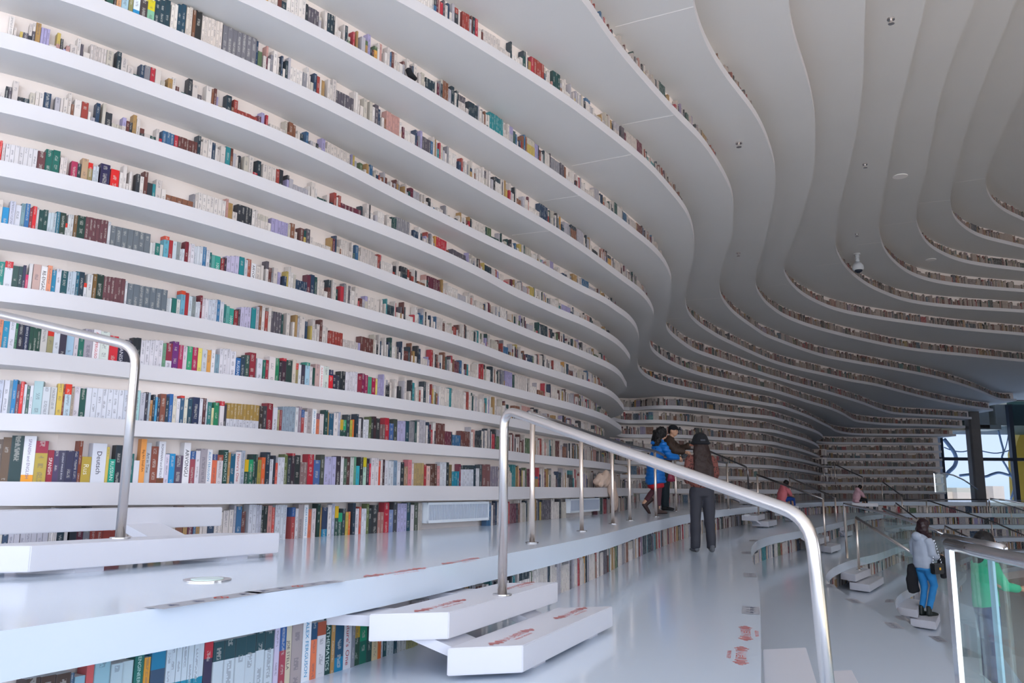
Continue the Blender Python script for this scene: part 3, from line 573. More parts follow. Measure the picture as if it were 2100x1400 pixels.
# ---------------------------------------------------------------- books
BOOKS = []
ROW = {}
for k in range(0, 19): ROW[k] = (offset(FRONT[k], REC[k]-.08), ZC+H_*k+.01, H_-.115)
ROW[-1] = (offset(FRONT[1], 0.0), ZC-H_, H_+.01-.155)
for j in range(1, 6): ROW[-1-j] = (offset(RIS[j], -.075), ZC-H_*(j+1), H_-.155)
PATH = {k: Path(v[0]) for k, v in ROW.items()}
def put(row, s0, s1, h, col, top=None, bot=None, text=None, tc=None, desc=None):
    BOOKS.append(dict(row=row, s0=s0, s1=s1, h=h, col=col, top=top, bot=bot, text=text, tc=tc, i=len(BOOKS)))
def hand(row, ox, oy, items, sc=4.0):
    P = PATH[row]; z0 = ROW[row][1]; smin = 1e9; smax = -1; cur = 0
    for it in items:
        x0, x1, yt, col = it[:4]; o = it[4] if len(it) > 4 else {}
        n = o.get('n', 1)
        for q in range(n):
            a = ox+(x0+(x1-x0)*q/n)/sc; b = ox+(x0+(x1-x0)*(q+1)/n)/sc; yy = oy+yt/sc
            s0 = s_at_x(P, a, z0+.12, max(0, cur-2)); s1 = s_at_x(P, b, z0+.12, max(0, cur-2))
            if s0 is None or s1 is None: continue
            cur = max(cur, s0) if cur else s0
            p = P.at((s0+s1)/2); lo, hi = 0, .6
            for _ in range(20):
                m = (lo+hi)/2; q2 = proj((p.x, p.y, z0+m))
                if q2[1] > yy+(o.get('dy', 0)*q/n)/sc: lo = m
                else: hi = m
            h = min(ROW[row][2]-.008, max(.08, lo))
            put(row, s0, s1-.001, h, col, o.get('top'), o.get('bot'), o.get('t'), o.get('tc'))
            smin = min(smin, s0); smax = max(smax, s1)
    return smin, smax
W = 'dfdfe8'; TXT = {}
USED = {}
def used(row, *r): USED.setdefault(row, []).extend(r)
a = hand(0, 0, 700, [(-40, 5, 800, '6a5a50'), (5, 75, 785, '6b5442'), (75, 180, 772, '1f3d3f'), (180, 280, 775, 'e8e8ee', dict(bot=('f0a020', .15), t='SPANISH and ENGLISH', tc='7a6a90')), (280, 385, 815, 'b8a040', dict(top=('a02040', .3))),
 (385, 438, 890, '9a1838', dict(t='SPANISH', tc='f0e0e0')), (438, 485, 895, '4a3a60'), (485, 540, 895, '4a4a62', dict(t='STUDENT PHRASE BOOK', tc='dddde8')), (540, 598, 895, '3a3a58'), (598, 640, 900, '35365a'), (640, 672, 815, '8a4028'), (672, 750, 945, 'c0a545', dict(t='Rus', tc='f0ead0')),
 (752, 868, 835, 'e4e6f0', dict(t='Deutsch', tc='303048')), (868, 892, 865, 'd8c060'), (892, 945, 965, '18a088', dict(t='RUSSIAN', tc='d8f0e8')), (945, 1000, 850, '22303c'), (1000, 1055, 880, '2c4450'), (1055, 1098, 920, '1a6a68'), (1098, 1145, 975, 'dcdce4'),
 (1145, 1190, 800, 'f0a050', dict(t='Big Art Small Art', tc='5a3020')), (1190, 1235, 830, 'c0c4cc', dict(t='Art in Time', tc='40444c')), (1235, 1295, 860, '8a4a3a'), (1295, 1350, 820, 'e8e8f0', dict(t='ROMANIAN and ENGLISH', tc='404058', bot=('7a4a30', .12))), (1350, 1387, 925, 'd8cfe0'), (1387, 1434, 920, '1a90c8'),
 (1434, 1503, 935, '5a4a60'), (1503, 1558, 830, 'f2f0f4', dict(t='ARVONGU', tc='181820')), (1558, 1602, 900, 'a04a58', dict(top=('2c5c9a', .25))), (1602, 1638, 895, 'e0dce4'), (1638, 1695, 880, 'a8a0a8'), (1695, 1742, 885, 'f4f2f6', dict(t='ALEX FERGUSON', tc='1a90c0')), (1742, 1782, 925, 'e07050', dict(top=('3a4a80', .2))),
 (1782, 1830, 930, 'dcd4d8', dict(top=('a05040', .2))), (1830, 1868, 890, '1f4a44', dict(t='MATHEMATICS', tc='c8d8d0')), (1868, 1888, 910, 'b08858'), (1888, 1932, 920, '1a6080'), (1932, 1978, 905, 'e8e0e4', dict(t="Nature's One", tc='c05048')), (1978, 2008, 895, 'b0b8c8'), (2008, 2040, 968, 'd8b020', dict(bot=('205040', .5))), (2040, 2076, 968, '1f9a68', dict(bot=('206050', .5))), (2076, 2100, 925, '1f3f3c')])
b = hand(0, 525, 700, [(0, 16, 925, '1f3f3c'), (16, 45, 970, 'a89848'), (45, 76, 950, 'e06838'), (78, 112, 908, '24384a'), (112, 145, 965, 'dcdce4'), (145, 162, 935, '303848'), (162, 180, 995, 'd85848'), (180, 232, 950, 'e0e0ea', dict(n=2)), (232, 262, 925, '6a7848'), (262, 290, 955, '303c44'), (290, 318, 917, '3a2c38', dict(top=('c02838', .08))), (318, 362, 932, '2c3436'),
 (362, 425, 990, '8a7070', dict(n=2)), (425, 475, 925, 'b82438'), (475, 527, 972, '4868a0'), (529, 560, 928, '4a5048'), (560, 658, 945, 'b8b4d8', dict(n=3)), (658, 695, 940, '38303c'), (695, 720, 950, 'e0dce0'), (720, 745, 960, '506858'), (745, 775, 945, '5a3838'), (775, 805, 950, 'c8ccc8'), (805, 822, 945, '6aa080'), (822, 850, 1020, '30a8b8'), (850, 878, 948, '20282c'),
 (878, 910, 950, 'b8d8c8', dict(top=('d8c820', .35))), (910, 932, 960, '2c2434'), (932, 945, 1000, 'd83050'), (945, 1005, 955, 'e0d8dc', dict(n=2)), (1005, 1025, 980, 'd85038'), (1025, 1042, 970, 'e0d8d8'), (1042, 1058, 968, '402830'), (1058, 1085, 975, 'd8d8e0'), (1085, 1132, 980, 'd4d8e0', dict(n=2)), (1132, 1160, 975, '8098b0'), (1160, 1187, 985, 'dcdce4'), (1187, 1215, 990, '243038'),
 (1215, 1250, 1025, 'a88870', dict(n=2)), (1250, 1280, 970, 'd88088'), (1280, 1296, 1000, 'e0d0d0'), (1296, 1380, 997, 'b09868', dict(n=4)), (1380, 1400, 1010, 'a83038'), (1400, 1430, 1020, 'd8b8b0'), (1430, 1487, 1003, '5a3a30', dict(n=3)), (1487, 1510, 1020, 'c89090'), (1510, 1565, 990, 'd0d4dc', dict(n=3)), (1565, 1585, 990, '203038'), (1585, 1608, 1010, '706040'),
 (1608, 1670, 1065, '10809a', dict(n=4)), (1670, 1682, 1005, '803048'), (1682, 1785, 1015, 'c8ccd8', dict(n=6, top=('304048', .2))), (1785, 1803, 1017, '203848'), (1803, 1835, 1040, 'd0d0d8', dict(n=2)), (1835, 1855, 1010, '405058'), (1857, 1920, 1008, '7a5050', dict(n=2)), (1925, 1990, 1025, '888090', dict(n=4))])
used(0, (a[0], b[1]))
a = hand(1, 0, 700, [(-30, 20, 315, 'c8ccdc'), (20, 68, 315, 'dcdce6'), (68, 92, 320, '8898a0'), (92, 130, 312, '2080b8'), (130, 160, 350, '703848'), (160, 188, 328, 'e02828'), (188, 212, 350, 'e0e0e8', dict(t='Cappella Prive', tc='505058')), (212, 240, 365, '3a6058'), (240, 267, 360, 'dadae2'), (267, 345, 325, 'a8c4c8'), (345, 408, 372, 'c8ccd2'), (408, 462, 375, 'c8c8c8'), (465, 513, 345, 'd8b850'), (513, 528, 355, '8a4030'),
 (528, 582, 350, 'c0d4e0', dict(top=('e03820', .3))), (582, 606, 380, 'b0a090'), (606, 655, 370, 'dcd4dc'), (655, 705, 385, '20544c'), (705, 1012, 380, 'dcdee8', dict(n=7, dy=22)), (1012, 1098, 400, 'c8ccd8', dict(n=2)), (1098, 1148, 400, 'a0c8c8'), (1148, 1190, 420, 'b8b8c4'), (1190, 1212, 415, '303040'), (1212, 1230, 420, 'a0acb8'), (1230, 1254, 480, 'b07840'), (1254, 1272, 435, '203040'), (1272, 1292, 455, '3090c0'), (1292, 1312, 462, '302c40'),
 (1312, 1358, 430, '804838'), (1362, 1388, 460, '203c50'), (1388, 1418, 430, '2060a0'), (1418, 1448, 460, 'd8d0c0'), (1448, 1476, 470, 'dcd8dc'), (1476, 1508, 445, '305878', dict(top=('c83028', .08))), (1510, 1542, 470, 'dcd8c8'), (1542, 1578, 468, '20485c'), (1580, 1636, 458, '1c2c50'), (1636, 1662, 470, 'dcdce4'), (1662, 1688, 465, '5a3038'), (1688, 1704, 470, 'd8dce4'), (1704, 1738, 497, '307878'), (1738, 1756, 545, 'd8d0a0'), (1756, 1795, 500, '208058'), (1803, 1838, 490, 'e0d8dc', dict(top=('c82838', .17))), (1838, 1862, 517, '40404c'), (1864, 2130, 505, 'd4d4de', dict(n=10, dy=20, top=('a88848', .6)))])
b = hand(1, 525, 700, [(30, 62, 530, '3a3030'), (62, 88, 530, '404048'), (88, 136, 508, '8a2030'), (138, 175, 540, 'dcdce6'), (175, 198, 560, 'b0a880'), (198, 217, 562, '903840'), (217, 325, 535, '98a8b8', dict(n=4)), (325, 350, 540, 'dcdce0'), (350, 373, 535, '9a8898'), (373, 396, 560, 'b04848', dict(top=('2c5c9a', .3))), (396, 420, 575, 'dcd8dc'), (420, 463, 548, 'b0a4a4'), (463, 497, 555, 'f2f2f6', dict(t='ALEX FERGUSON', tc='1a90c0')), (497, 522, 590, 'd87858', dict(top=('6a4060', .25))), (522, 556, 595, 'dcd0d0'), (562, 588, 562, '1f4a48'), (588, 602, 580, 'b89058'), (602, 638, 592, '205878'), (640, 675, 585, 'e4dcdc'), (675, 692, 580, 'b8bcd0'),
 (692, 716, 640, 'd8b020', dict(bot=('305048', .45))), (716, 745, 643, '20a070', dict(bot=('205048', .45))), (747, 773, 600, '304048'), (773, 793, 645, 'b0b048'), (793, 806, 640, 'e07830'), (820, 840, 595, '24384a'), (840, 866, 630, 'dcd8dc'), (866, 880, 622, '30303c'), (882, 925, 640, 'dcdce4', dict(n=2)), (925, 945, 618, '586840'), (945, 968, 640, '30383c'), (968, 988, 615, '402830'), (988, 1018, 630, '303438'), (1018, 1060, 680, '7a6060', dict(n=2)), (1060, 1096, 627, 'b82438'), (1098, 1132, 672, '4868a0'), (1132, 1160, 637, '404840'), (1160, 1230, 652, 'b4b0d4', dict(n=3)), (1230, 1258, 652, '204858')])
used(1, (a[0], b[1]))
a = hand(2, 0, 350, [(-20, 20, 1205, 'e09070'), (20, 70, 1232, '2090b8'), (70, 122, 1235, 'dcdce6'), (122, 145, 1240, '208058'), (145, 195, 1250, '2c2c40'), (195, 240, 1262, '202c4c', dict(t='SERVICE AVAILABILITY', tc='e0e0e8')), (240, 335, 1275, '204c40', dict(n=3)), (335, 390, 1300, 'd0ccc8'), (390, 440, 1310, 'a09870', dict(top=('d83020', .2))), (440, 490, 1320, 'd8dce4'), (490, 545, 1320, '3a3448'), (545, 610, 1285, 'a8c8e0', dict(top=('2a9080', .1))), (610, 645, 1320, 'dcd0d8'), (645, 690, 1330, '207060'), (690, 760, 1300, 'b0a8b4'), (760, 818, 1305, 'f6f2f6', dict(t='ALEX FERGUSON', tc='d02030')),
 (820, 898, 1320, 'e4ece4', dict(bot=('209040', .15))), (898, 970, 1355, 'd82838'), (970, 1025, 1385, '303048', dict(t='SPANISH', tc='e0e0e8')), (1025, 1080, 1390, '303040')])
b = hand(2, 0, 700, [(1085, 1155, -30, '202830', dict(n=2)), (1155, 1335, -10, 'e4e0e8', dict(n=5)), (1335, 1362, 15, '70a080'), (1362, 1412, 15, 'e0dce8', dict(top=('902840', .6))), (1412, 1462, 0, '702878'), (1462, 1500, 30, 'b02058'), (1500, 1536, 40, 'e0d0dc'), (1536, 1578, 40, '30a070'), (1578, 1622, 48, 'b01850'), (1622, 1655, 55, 'e8d870'), (1655, 1697, 70, 'c8ccd4'), (1697, 1733, 70, 'e0a050'), (1733, 1765, 68, 'e8e4e8'), (1765, 1800, 105, '80a0b0'), (1800, 1890, 60, 'dcd8e0', dict(n=3)), (1890, 1935, 80, 'e4e0e8'), (1935, 1975, 135, '2060a0', dict(t='RUSSIAN', tc='e0e8f0')), (1975, 2010, 128, '243c50'), (2010, 2045, 112, '305048'), (2045, 2100, 92, '902838')])
c = hand(2, 525, 700, [(10, 55, 140, 'dcdce6'), (58, 80, 152, '207060'), (80, 102, 152, 'a03040'), (105, 158, 128, 'e8dcdc'), (158, 192, 137, '208058'), (192, 215, 172, '302c38'), (215, 247, 137, '402838', dict(top=('c82838', .1))), (247, 295, 155, '28403c'), (297, 325, 150, 'd8ccc0'), (325, 350, 178, 'a09060', dict(top=('d83020', .25))), (350, 373, 190, 'dcdce0'), (373, 403, 190, '3a3448'), (403, 440, 172, 'a8cce0', dict(top=('2a9080', .12))), (440, 462, 205, 'dcd4d8'), (462, 487, 215, '204c44'), (487, 525, 187, 'c8a8a4'), (525, 555, 198, 'f4f0f0', dict(t='ALEX FERGUSON', tc='d02030')), (555, 597, 205, 'd8e0d8', dict(bot=('209040', .15))),
 (597, 632, 232, 'd82030', dict(top=('2a2c58', .25))), (632, 665, 272, '303048'), (665, 690, 278, '303848'), (690, 732, 245, '202830', dict(n=2)), (732, 832, 250, 'dcd8e0', dict(n=5)), (832, 868, 272, '902840'), (868, 895, 262, '802050'), (895, 920, 275, 'a02058'), (920, 950, 290, '50a080'), (950, 980, 298, 'a81848'), (980, 995, 305, 'e0d070')])
used(2, (a[0], c[1]))
a = hand(3, 0, 350, [(-20, 32, 745, '18867c'), (32, 100, 742, 'dcdce4', dict(top=('d03038', .2))), (100, 148, 780, '30504c'), (148, 182, 785, '28444a'), (182, 208, 775, '303050'), (208, 232, 850, 'e03870'), (232, 262, 760, 'dcd8d8'), (265, 330, 768, 'c8a8a0'), (330, 382, 785, 'ece8e8', dict(t='RE-ENGAGE', tc='303038')), (382, 420, 778, 'e89878'), (420, 458, 815, '2888b0'), (458, 498, 805, 'dcdce6'), (498, 552, 820, '145058'), (552, 618, 828, 'c0ccd8', dict(n=2)), (618, 648, 825, '206880'), (648, 688, 830, '203848'), (688, 712, 920, 'd8d8dc', dict(top=('d83828', .2))), (712, 755, 850, 'd8d8d8'), (757, 788, 848, '7a5a30'), (788, 848, 850, '1f3830'), (848, 1022, 865, '70454c', dict(n=6, dy=25)),
 (1024, 1042, 905, 'dcdce0'), (1044, 1368, 925, '6c7680', dict(n=7, dy=60)), (1372, 1410, 1045, 'd8dce0', dict(n=2)), (1412, 1450, 1045, '1f7068'), (1450, 1478, 1055, 'd8d8d4'), (1480, 1515, 985, '70b0c8', dict(top=('e05030', .12))), (1515, 1548, 1000, 'b03038'), (1548, 1576, 1030, 'd0dce4'), (1576, 1605, 1030, '909898'), (1605, 1640, 1075, 'd8dce4', dict(n=2)), (1640, 1660, 1022, '802030'), (1660, 1682, 1050, 'e4d8e0'), (1682, 1710, 1050, 'e4e0e8'), (1710, 1782, 1058, 'd4d8e4', dict(n=3)), (1782, 1804, 1058, '3878a8'), (1804, 1836, 1075, 'dcdce4'), (1836, 1853, 1095, '1f7070'), (1853, 1880, 1110, '60a8a0'), (1880, 1920, 1128, '30a090', dict(t='1000', tc='e0f0ec')), (1922, 1955, 1145, '902830'), (1955, 1970, 1135, '402c3c'), (1972, 2060, 1120, 'c8c0dc', dict(n=3)), (2062, 2100, 1125, '208890')])
used(3, a)
a = hand(4, 0, 350, [(-20, 15, 235, 'dcd0c8'), (15, 70, 300, '1f90c8'), (72, 118, 250, 'd0d0e0'), (118, 168, 280, 'dcdce6'), (168, 200, 268, '80a0a8'), (200, 238, 270, '3070a8'), (238, 262, 305, '903840'), (262, 293, 292, 'e02c34'), (293, 315, 300, 'dcd8d8'), (315, 388, 320, '1f4a48', dict(n=2)), (388, 458, 345, 'c8d4dc', dict(n=3)), (458, 488, 335, '207088'), (488, 535, 345, '30443c'), (535, 552, 430, 'd8d8d8', dict(top=('d83828', .2))), (552, 600, 360, 'dcdcdc', dict(n=2)), (602, 630, 365, '7a5c3c'), (630, 695, 370, '1f4038'), (695, 876, 378, '70454c', dict(n=6, dy=35)), (878, 900, 420, 'd8d8dc'), (902, 1230, 450, '707880', dict(n=7, dy=75)), (1232, 1272, 590, 'd8d8d8', dict(n=2)), (1273, 1312, 595, '207870'), (1312, 1340, 605, 'd8d8d4'),
 (1342, 1384, 537, '68b0c4', dict(top=('e05030', .12))), (1384, 1415, 570, 'b03038'), (1415, 1447, 580, 'd0dce4'), (1447, 1475, 585, '909898'), (1475, 1515, 640, 'd8dce4', dict(n=2)), (1517, 1543, 582, '802030'), (1545, 1562, 600, 'e4d0d8'), (1562, 1590, 600, 'e4e0e8'), (1590, 1662, 620, 'd8dce4', dict(n=3)), (1662, 1688, 625, '3878a8'), (1690, 1718, 650, 'dcdce4'), (1718, 1738, 668, '1f7070'), (1738, 1765, 690, '60a8a0'), (1765, 1808, 700, '30a090', dict(t='1000', tc='e0f0ec')), (1810, 1840, 720, '902830'), (1840, 1858, 712, '402c3c'), (1860, 1960, 700, 'c8c0dc', dict(n=3)), (1962, 2002, 708, '208890'), (2004, 2030, 730, 'd0d4dc'), (2030, 2060, 725, 'b06050'), (2062, 2100, 760, 'f0eef2', dict(t='ARVONGU', tc='181820'))])
used(4, a)
a = hand(8, 0, 0, [(880, 935, -40, '30584c'), (940, 958, -30, '3a3030'), (960, 998, -20, 'd8a070'), (1000, 1058, -25, 'a8c8d8'), (1060, 1095, -10, '8a8858'), (1097, 1150, -10, 'e0e8f0', dict(bot=('2090c8', .5))), (1152, 1210, 0, '4a4040'), (1210, 1268, 0, '88c0a0', dict(top=('d8c820', .4))), (1270, 1392, 0, '24404c', dict(n=3)), (1400, 1452, 40, 'e4dcd4', dict(n=2)), (1455, 1520, 35, '24485c', dict(n=2)), (1525, 1572, 60, 'dcd0c4', dict(n=2)), (1575, 1600, 85, '7a5038'), (1600, 1652, 90, '2c2c2c'), (1655, 1820, 130, 'dcd0c8', dict(n=7, dy=60)), (1825, 2098, 210, '77757d', dict(n=7, dy=120))])
used(8, a)
a = hand(5, 0, 0, [(-10, 10, 1150, 'e02828'), (12, 38, 1170, 'd8c8c8'), (40, 300, 1180, 'dcd8dc', dict(n=7, dy=50)), (302, 365, 1242, '6a3c40'), (367, 485, 1225, '14685c', dict(n=2, dy=15)), (490, 545, 1290, 'e0d4d0', dict(n=2)), (580, 632, 1325, 'b03058'), (632, 662, 1340, '283c44'), (665, 718, 1300, 'c0a080'), (718, 756, 1335, '9a8a60', dict(top=('d82820', .2))), (758, 805, 1365, 'c8d0d8', dict(n=2)), (820, 898, 1345, '2a2450'), (905, 975, 1390, 'e02020')])
used(5, a)
a = hand(-2, 0, 1050, [(180, 555, 1360, '4a3830', dict(n=3, dy=-60)), (560, 595, 1320, '305878'), (597, 685, 1345, '88b0c0'), (688, 752, 1245, 'c85858'), (752, 885, 1205, '90b8c4'), (887, 990, 1240, 'b0c4cc'), (992, 1085, 1220, 'b8ccd2'), (1092, 1170, 1140, '1a6a60', dict(t='ENGINEERING MATERIALS', tc='c0e0d8')), (1170, 1222, 1190, 'd89830'), (1225, 1345, 1135, '38506a', dict(top=('1a7aa0', .25))), (1348, 1670, 1105, '1a88a4', dict(n=7, dy=-60, top=('c8d4dc', .5))), (1672, 1742, 1035, '3a3450', dict(top=('b82838', .28))), (1745, 2100, 1060, 'c4d0d8', dict(n=4, dy=-70, top=('204850', .3)))])
b = hand(-2, 525, 1050, [(0, 145, 975, 'c4d0d8', dict(n=2, top=('204850', .3))), (148, 190, 945, 'c8c0d8'), (190, 242, 925, 'a04050', dict(top=('2c5c9a', .4))), (242, 295, 915, 'd0c8b0', dict(t='JOE STELLA', tc='383040')), (295, 385, 900, 'a89c9c'), (385, 452, 850, 'e4e8ee', dict(t='ALEX FERGUSON', tc='1a90c0')), (452, 500, 905, 'e07850', dict(top=('204868', .3))), (500, 570, 895, 'd0d0d4', dict(top=('a05038', .25))), (572, 625, 855, '1f4844', dict(t='MATHEMATICS', tc='d8e8e0')), (625, 655, 880, 'b08850'), (655, 725, 840, '24506c', dict(bot=('1a80a8', .25))), (725, 785, 830, 'd8d8dc', dict(t="Nature's One", tc='b04048')), (785, 815, 830, '8a8c94'), (815, 862, 880, 'd0a830', dict(bot=('305040', .6))), (862, 918, 870, '1f9a70', dict(bot=('1a6a58', .5))), (918, 958, 900, '1f4844'), (958, 1005, 950, 'd8c8a0'), (1005, 1030, 950, 'e07030'), (1030, 1055, 950, 'd8dce0'), (1055, 1082, 950, '205058'), (1082, 1135, 960, 'c8d4d8', dict(n=2)), (1137, 1160, 960, '1f5060'), (1160, 1240, 970, 'd0d4d4', dict(n=3)), (1242, 1340, 980, 'a8a878', dict(n=3))])
used(-2, (a[0], b[1]))
a = hand(-1, 525, 700, [(-60, 0, 1330, 'd0d0d8', dict(n=2)), (0, 40, 1340, 'c0c0cc', dict(n=2)), (40, 95, 1350, '26302f', dict(n=2)), (95, 130, 1345, 'c89088'), (130, 150, 1360, 'd05048'), (155, 250, 1340, 'd4d8e0', dict(n=4)), (290, 320, 1360, 'b04848', dict(top=('2c5c9a', .3))), (322, 345, 1370, 'dcd8dc'), (348, 393, 1335, 'b0a4a4'), (395, 430, 1340, 'f2f2f6', dict(t='ALEX FERGUSON', tc='1a90c0')), (430, 455, 1375, 'e07858'), (457, 490, 1370, 'dcd0d0'), (500, 525, 1330, '1f4038'), (525, 542, 1360, 'b89058'), (545, 588, 1360, '2c3c5c', dict(bot=('1a80a8', .25))), (590, 620, 1340, 'e4dcdc'), (622, 645, 1330, 'b8bcd0'), (645, 675, 1350, 'd8b020', dict(bot=('305048', .6)))])
b = hand(-1, 525, 1050, [(675, 712, 5, '20a070', dict(bot=('205048', .6))), (712, 735, -30, '304048'), (737, 760, 0, 'c0a850'), (760, 775, -5, 'e07030'), (790, 815, -75, '24384a'), (815, 848, -30, 'dcd8dc'), (850, 865, -45, 'd85848'), (867, 905, -30, 'dcdce4', dict(n=2)), (905, 925, -70, '6a7848'), (925, 955, -30, '30383c'), (957, 1000, -60, '303438'), (1000, 1048, 0, 'a87870', dict(n=2)), (1048, 1090, -80, 'b82438'), (1092, 1130, -20, '8090b8'), (1130, 1160, -82, '40444c'), (1162, 1235, -72, 'b4b0d4', dict(n=3)), (1237, 1270, -80, '204858'), (1272, 1300, -60, 'd8d0d4'), (1300, 1330, -80, '4a5448'), (1330, 1362, -75, 'b8b0a8', dict(n=2))])
used(-1, (a[0], b[1]))
# the radiators take their place in the bottom row
RAD = []
for (xa, xb) in ((867, 994), (1162, 1223), (1312, 1337)):
    s0 = s_at_x(PATH[-1], xa, ZC-.3); s1 = s_at_x(PATH[-1], xb, ZC-.3); RAD.append((s0, s1))
PAL = [('dcd2cc', 24), ('e4dcd8', 20), ('d4cac6', 12), ('b8b4bc', 7), ('c8c0b4', 8), ('8a8890', 4), ('5c5660', 4), ('30343c', 7), ('243844', 6), ('1f4a4a', 4), ('28405c', 5), ('3a6890', 3), ('2a8890', 2), ('6a3c38', 6), ('8a5a44', 4), ('a04038', 4), ('b83040', 3), ('6a2c40', 3), ('b08c58', 4), ('c8b060', 2), ('d8a050', 1), ('5a7050', 2), ('a8a0c8', 3), ('c89890', 3)]
pc = [c for c, w in PAL for _ in range(w)]
rg = random.Random(11)
for row in sorted(PATH):
    P = PATH[row]; gap = ROW[row][2]; z = ROW[row][1]; s = .3; busy = sorted(USED.get(row, []))
    while s < P.len-.3:
        hit = [u for u in busy if u[0]-.03 < s < u[1]]
        if hit: s = hit[0][1]+.002; continue
        p = P.at(s); q = proj((p.x, p.y, z+.1))
        if q is None or not (-60 < q[0] < 2160 and -60 < q[1] < 1500): s += .25; continue
        n = 1; w = rg.choice((.02, .025, .03, .035, .04, .05)); hh = gap*rg.choice((.45, .55, .62, .68, .72, .76, .8, .84, .88)); col = rg.choice(pc)
        if rg.random() < .13: n = rg.randint(3, 7)
        if row < 0: hh = gap*rg.uniform(.78, .97); w *= 1.1
        top = (rg.choice(pc), rg.uniform(.15, .4)) if rg.random() < .12 else None
        if q[0] > 1150 and row > -2:        # book colours mix towards brown grey further along these rows
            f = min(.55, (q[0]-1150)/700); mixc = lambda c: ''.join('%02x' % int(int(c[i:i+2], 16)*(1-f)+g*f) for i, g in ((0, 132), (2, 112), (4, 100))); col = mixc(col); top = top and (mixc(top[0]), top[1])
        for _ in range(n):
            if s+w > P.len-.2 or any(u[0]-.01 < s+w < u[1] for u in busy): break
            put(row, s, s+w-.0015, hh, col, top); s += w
        if rg.random() < .1: s += rg.uniform(.01, .05)
        s += .001
if True:
    BOOKS = [b for b in BOOKS if not (b['row'] == -1 and any(r[0]-.01 < b['s1'] and b['s0'] < r[1]+.01 for r in RAD))]
TC = {}
def text_mesh(s):
    if s not in TC:
        cu = bpy.data.curves.new('t', 'FONT'); cu.body = s; cu.size = 1; cu.align_x = 'CENTER'; cu.align_y = 'CENTER'; cu.resolution_u = 2
        o = bpy.data.objects.new('t', cu); C.objects.link(o); bpy.context.view_layer.update()
        me = o.evaluated_get(bpy.context.evaluated_depsgraph_get()).to_mesh()
        V = [tuple(v.co) for v in me.vertices]; Fs = [tuple(p.vertices) for p in me.polygons]
        o.to_mesh_clear(); bpy.data.objects.remove(o); bpy.data.curves.remove(cu)
        xs = [v[0] for v in V] or [0]; ys = [v[1] for v in V] or [0]
        TC[s] = (V, Fs, max(xs)-min(xs), max(ys)-min(ys), (max(xs)+min(xs))/2, (max(ys)+min(ys))/2)
    return TC[s]
def book_geo(b, acc):
    V, Fs, Cs, U = acc; P = PATH[b['row']]; z0 = ROW[b['row']][1]; a = P.at(b['s0']); c = P.at(b['s1']); t = (c-a).normalized(); n = Vector((-t.y, t.x))
    jit = (b['i'] % 5)*.004; dep = .055 if b['row'] < -1 else .068
    a = a-n*jit*.5+n*.008; c = c-n*jit*.5+n*.008; d = n*(dep-.002); h = b['h']; i0 = len(V); W_ = (c-a).length
    lv = [0]; cols = []
    if b['bot']: lv.append(h*b['bot'][1]); cols.append(b['bot'][0])
    cols.append(b['col'])
    if b['top']: lv.append(h*(1-b['top'][1])); cols.append(b['top'][0])
    lv.append(h); cols = [hexc(x) for x in cols]; page = (.72, .70, .66, 1); main = hexc(b['col'])
    idb = (b['i'] % 997)*4+2
    for l in lv:
        for p in (a, c, c+d, a+d): V.append((p.x, p.y, z0+l))
    for q in range(len(lv)-1):
        o = i0+q*4
        for j in range(4):
            k = (j+1) % 4; Fs.append((o+j, o+k, o+4+k, o+4+j)); Cs.append([cols[q]]*4)
            if j == 0 and b['text']: U.append([(idb+.5, lv[q]), (idb+.8, lv[q]), (idb+.8, lv[q+1]), (idb+.5, lv[q+1])])
            elif j == 0: U.append([(idb-1, lv[q]), (idb+1, lv[q]), (idb+1, lv[q+1]), (idb-1, lv[q+1])])
            else: U.append([(idb+.95, 0)]*4)
    o = i0+(len(lv)-1)*4
    Fs.append((i0, i0+3, i0+2, i0+1)); Cs.append([main]*4); U.append([(idb+.5, 0)]*4)
    Fs.append((o, o+1, o+2, o+3)); Cs.append([page]*4); U.append([(idb+.5, 0)]*4)
    if b['text']:
        tv, tf, tw, th, tx, ty = text_mesh(b['text']); sc = min(h*.86/tw, W_*(.34 if b['text'] == 'Deutsch' else .55)/th); base = len(V); tc = hexc(b['tc'])
        mid = (a+c)/2-n*.0012
        for v in tv:
            u = (v[1]-ty)*sc; w = -(v[0]-tx)*sc; p = mid+t*u; V.append((p.x, p.y, z0+h/2+w))
        for f in tf: Fs.append(tuple(base+i for i in f)); Cs.append([tc]*len(f)); U.append([(idb+.5, 0)]*len(f))
def mesh_of(name, bs, origin=(0, 0, 0)):
    acc = ([], [], [], [])
    for b in bs: book_geo(b, acc)
    V, Fs, Cs, U = acc; V = [(v[0]-origin[0], v[1]-origin[1], v[2]-origin[2]) for v in V]
    me = bpy.data.meshes.new(name); me.from_pydata(V, [], Fs)
    ca = me.color_attributes.new('Col', 'FLOAT_COLOR', 'CORNER'); uv = me.uv_layers.new(name='UVMap')
    ca.data.foreach_set('color', [x for c in Cs for q in c for x in q]); uv.data.foreach_set('uv', [x for c in U for q in c for x in q])
    me.materials.append(M_book); return me
for b in BOOKS:
    P = PATH[b['row']]; z = ROW[b['row']][1]; a = P.at(b['s0']); c = P.at(b['s1']); q = proj((a.x, a.y, z)); r = proj((c.x, c.y, z+b['h'])); b['q'] = q
    if q is None or r is None or not (-5 < q[0] < 2105 and 0 < (q[1]+r[1])/2 < 1400): b['area'] = 0
    else:
        hid = .0 if b['row'] < 1 else min(.6, .16*b['row']*.42)     # what the ledge hides of it
        b['area'] = abs(r[0]-q[0])*abs(r[1]-q[1])*(1-hid)
BOOKS.sort(key=lambda b: -b['area']); BIG = BOOKS[:300]; REST = [b for b in BOOKS[300:]]
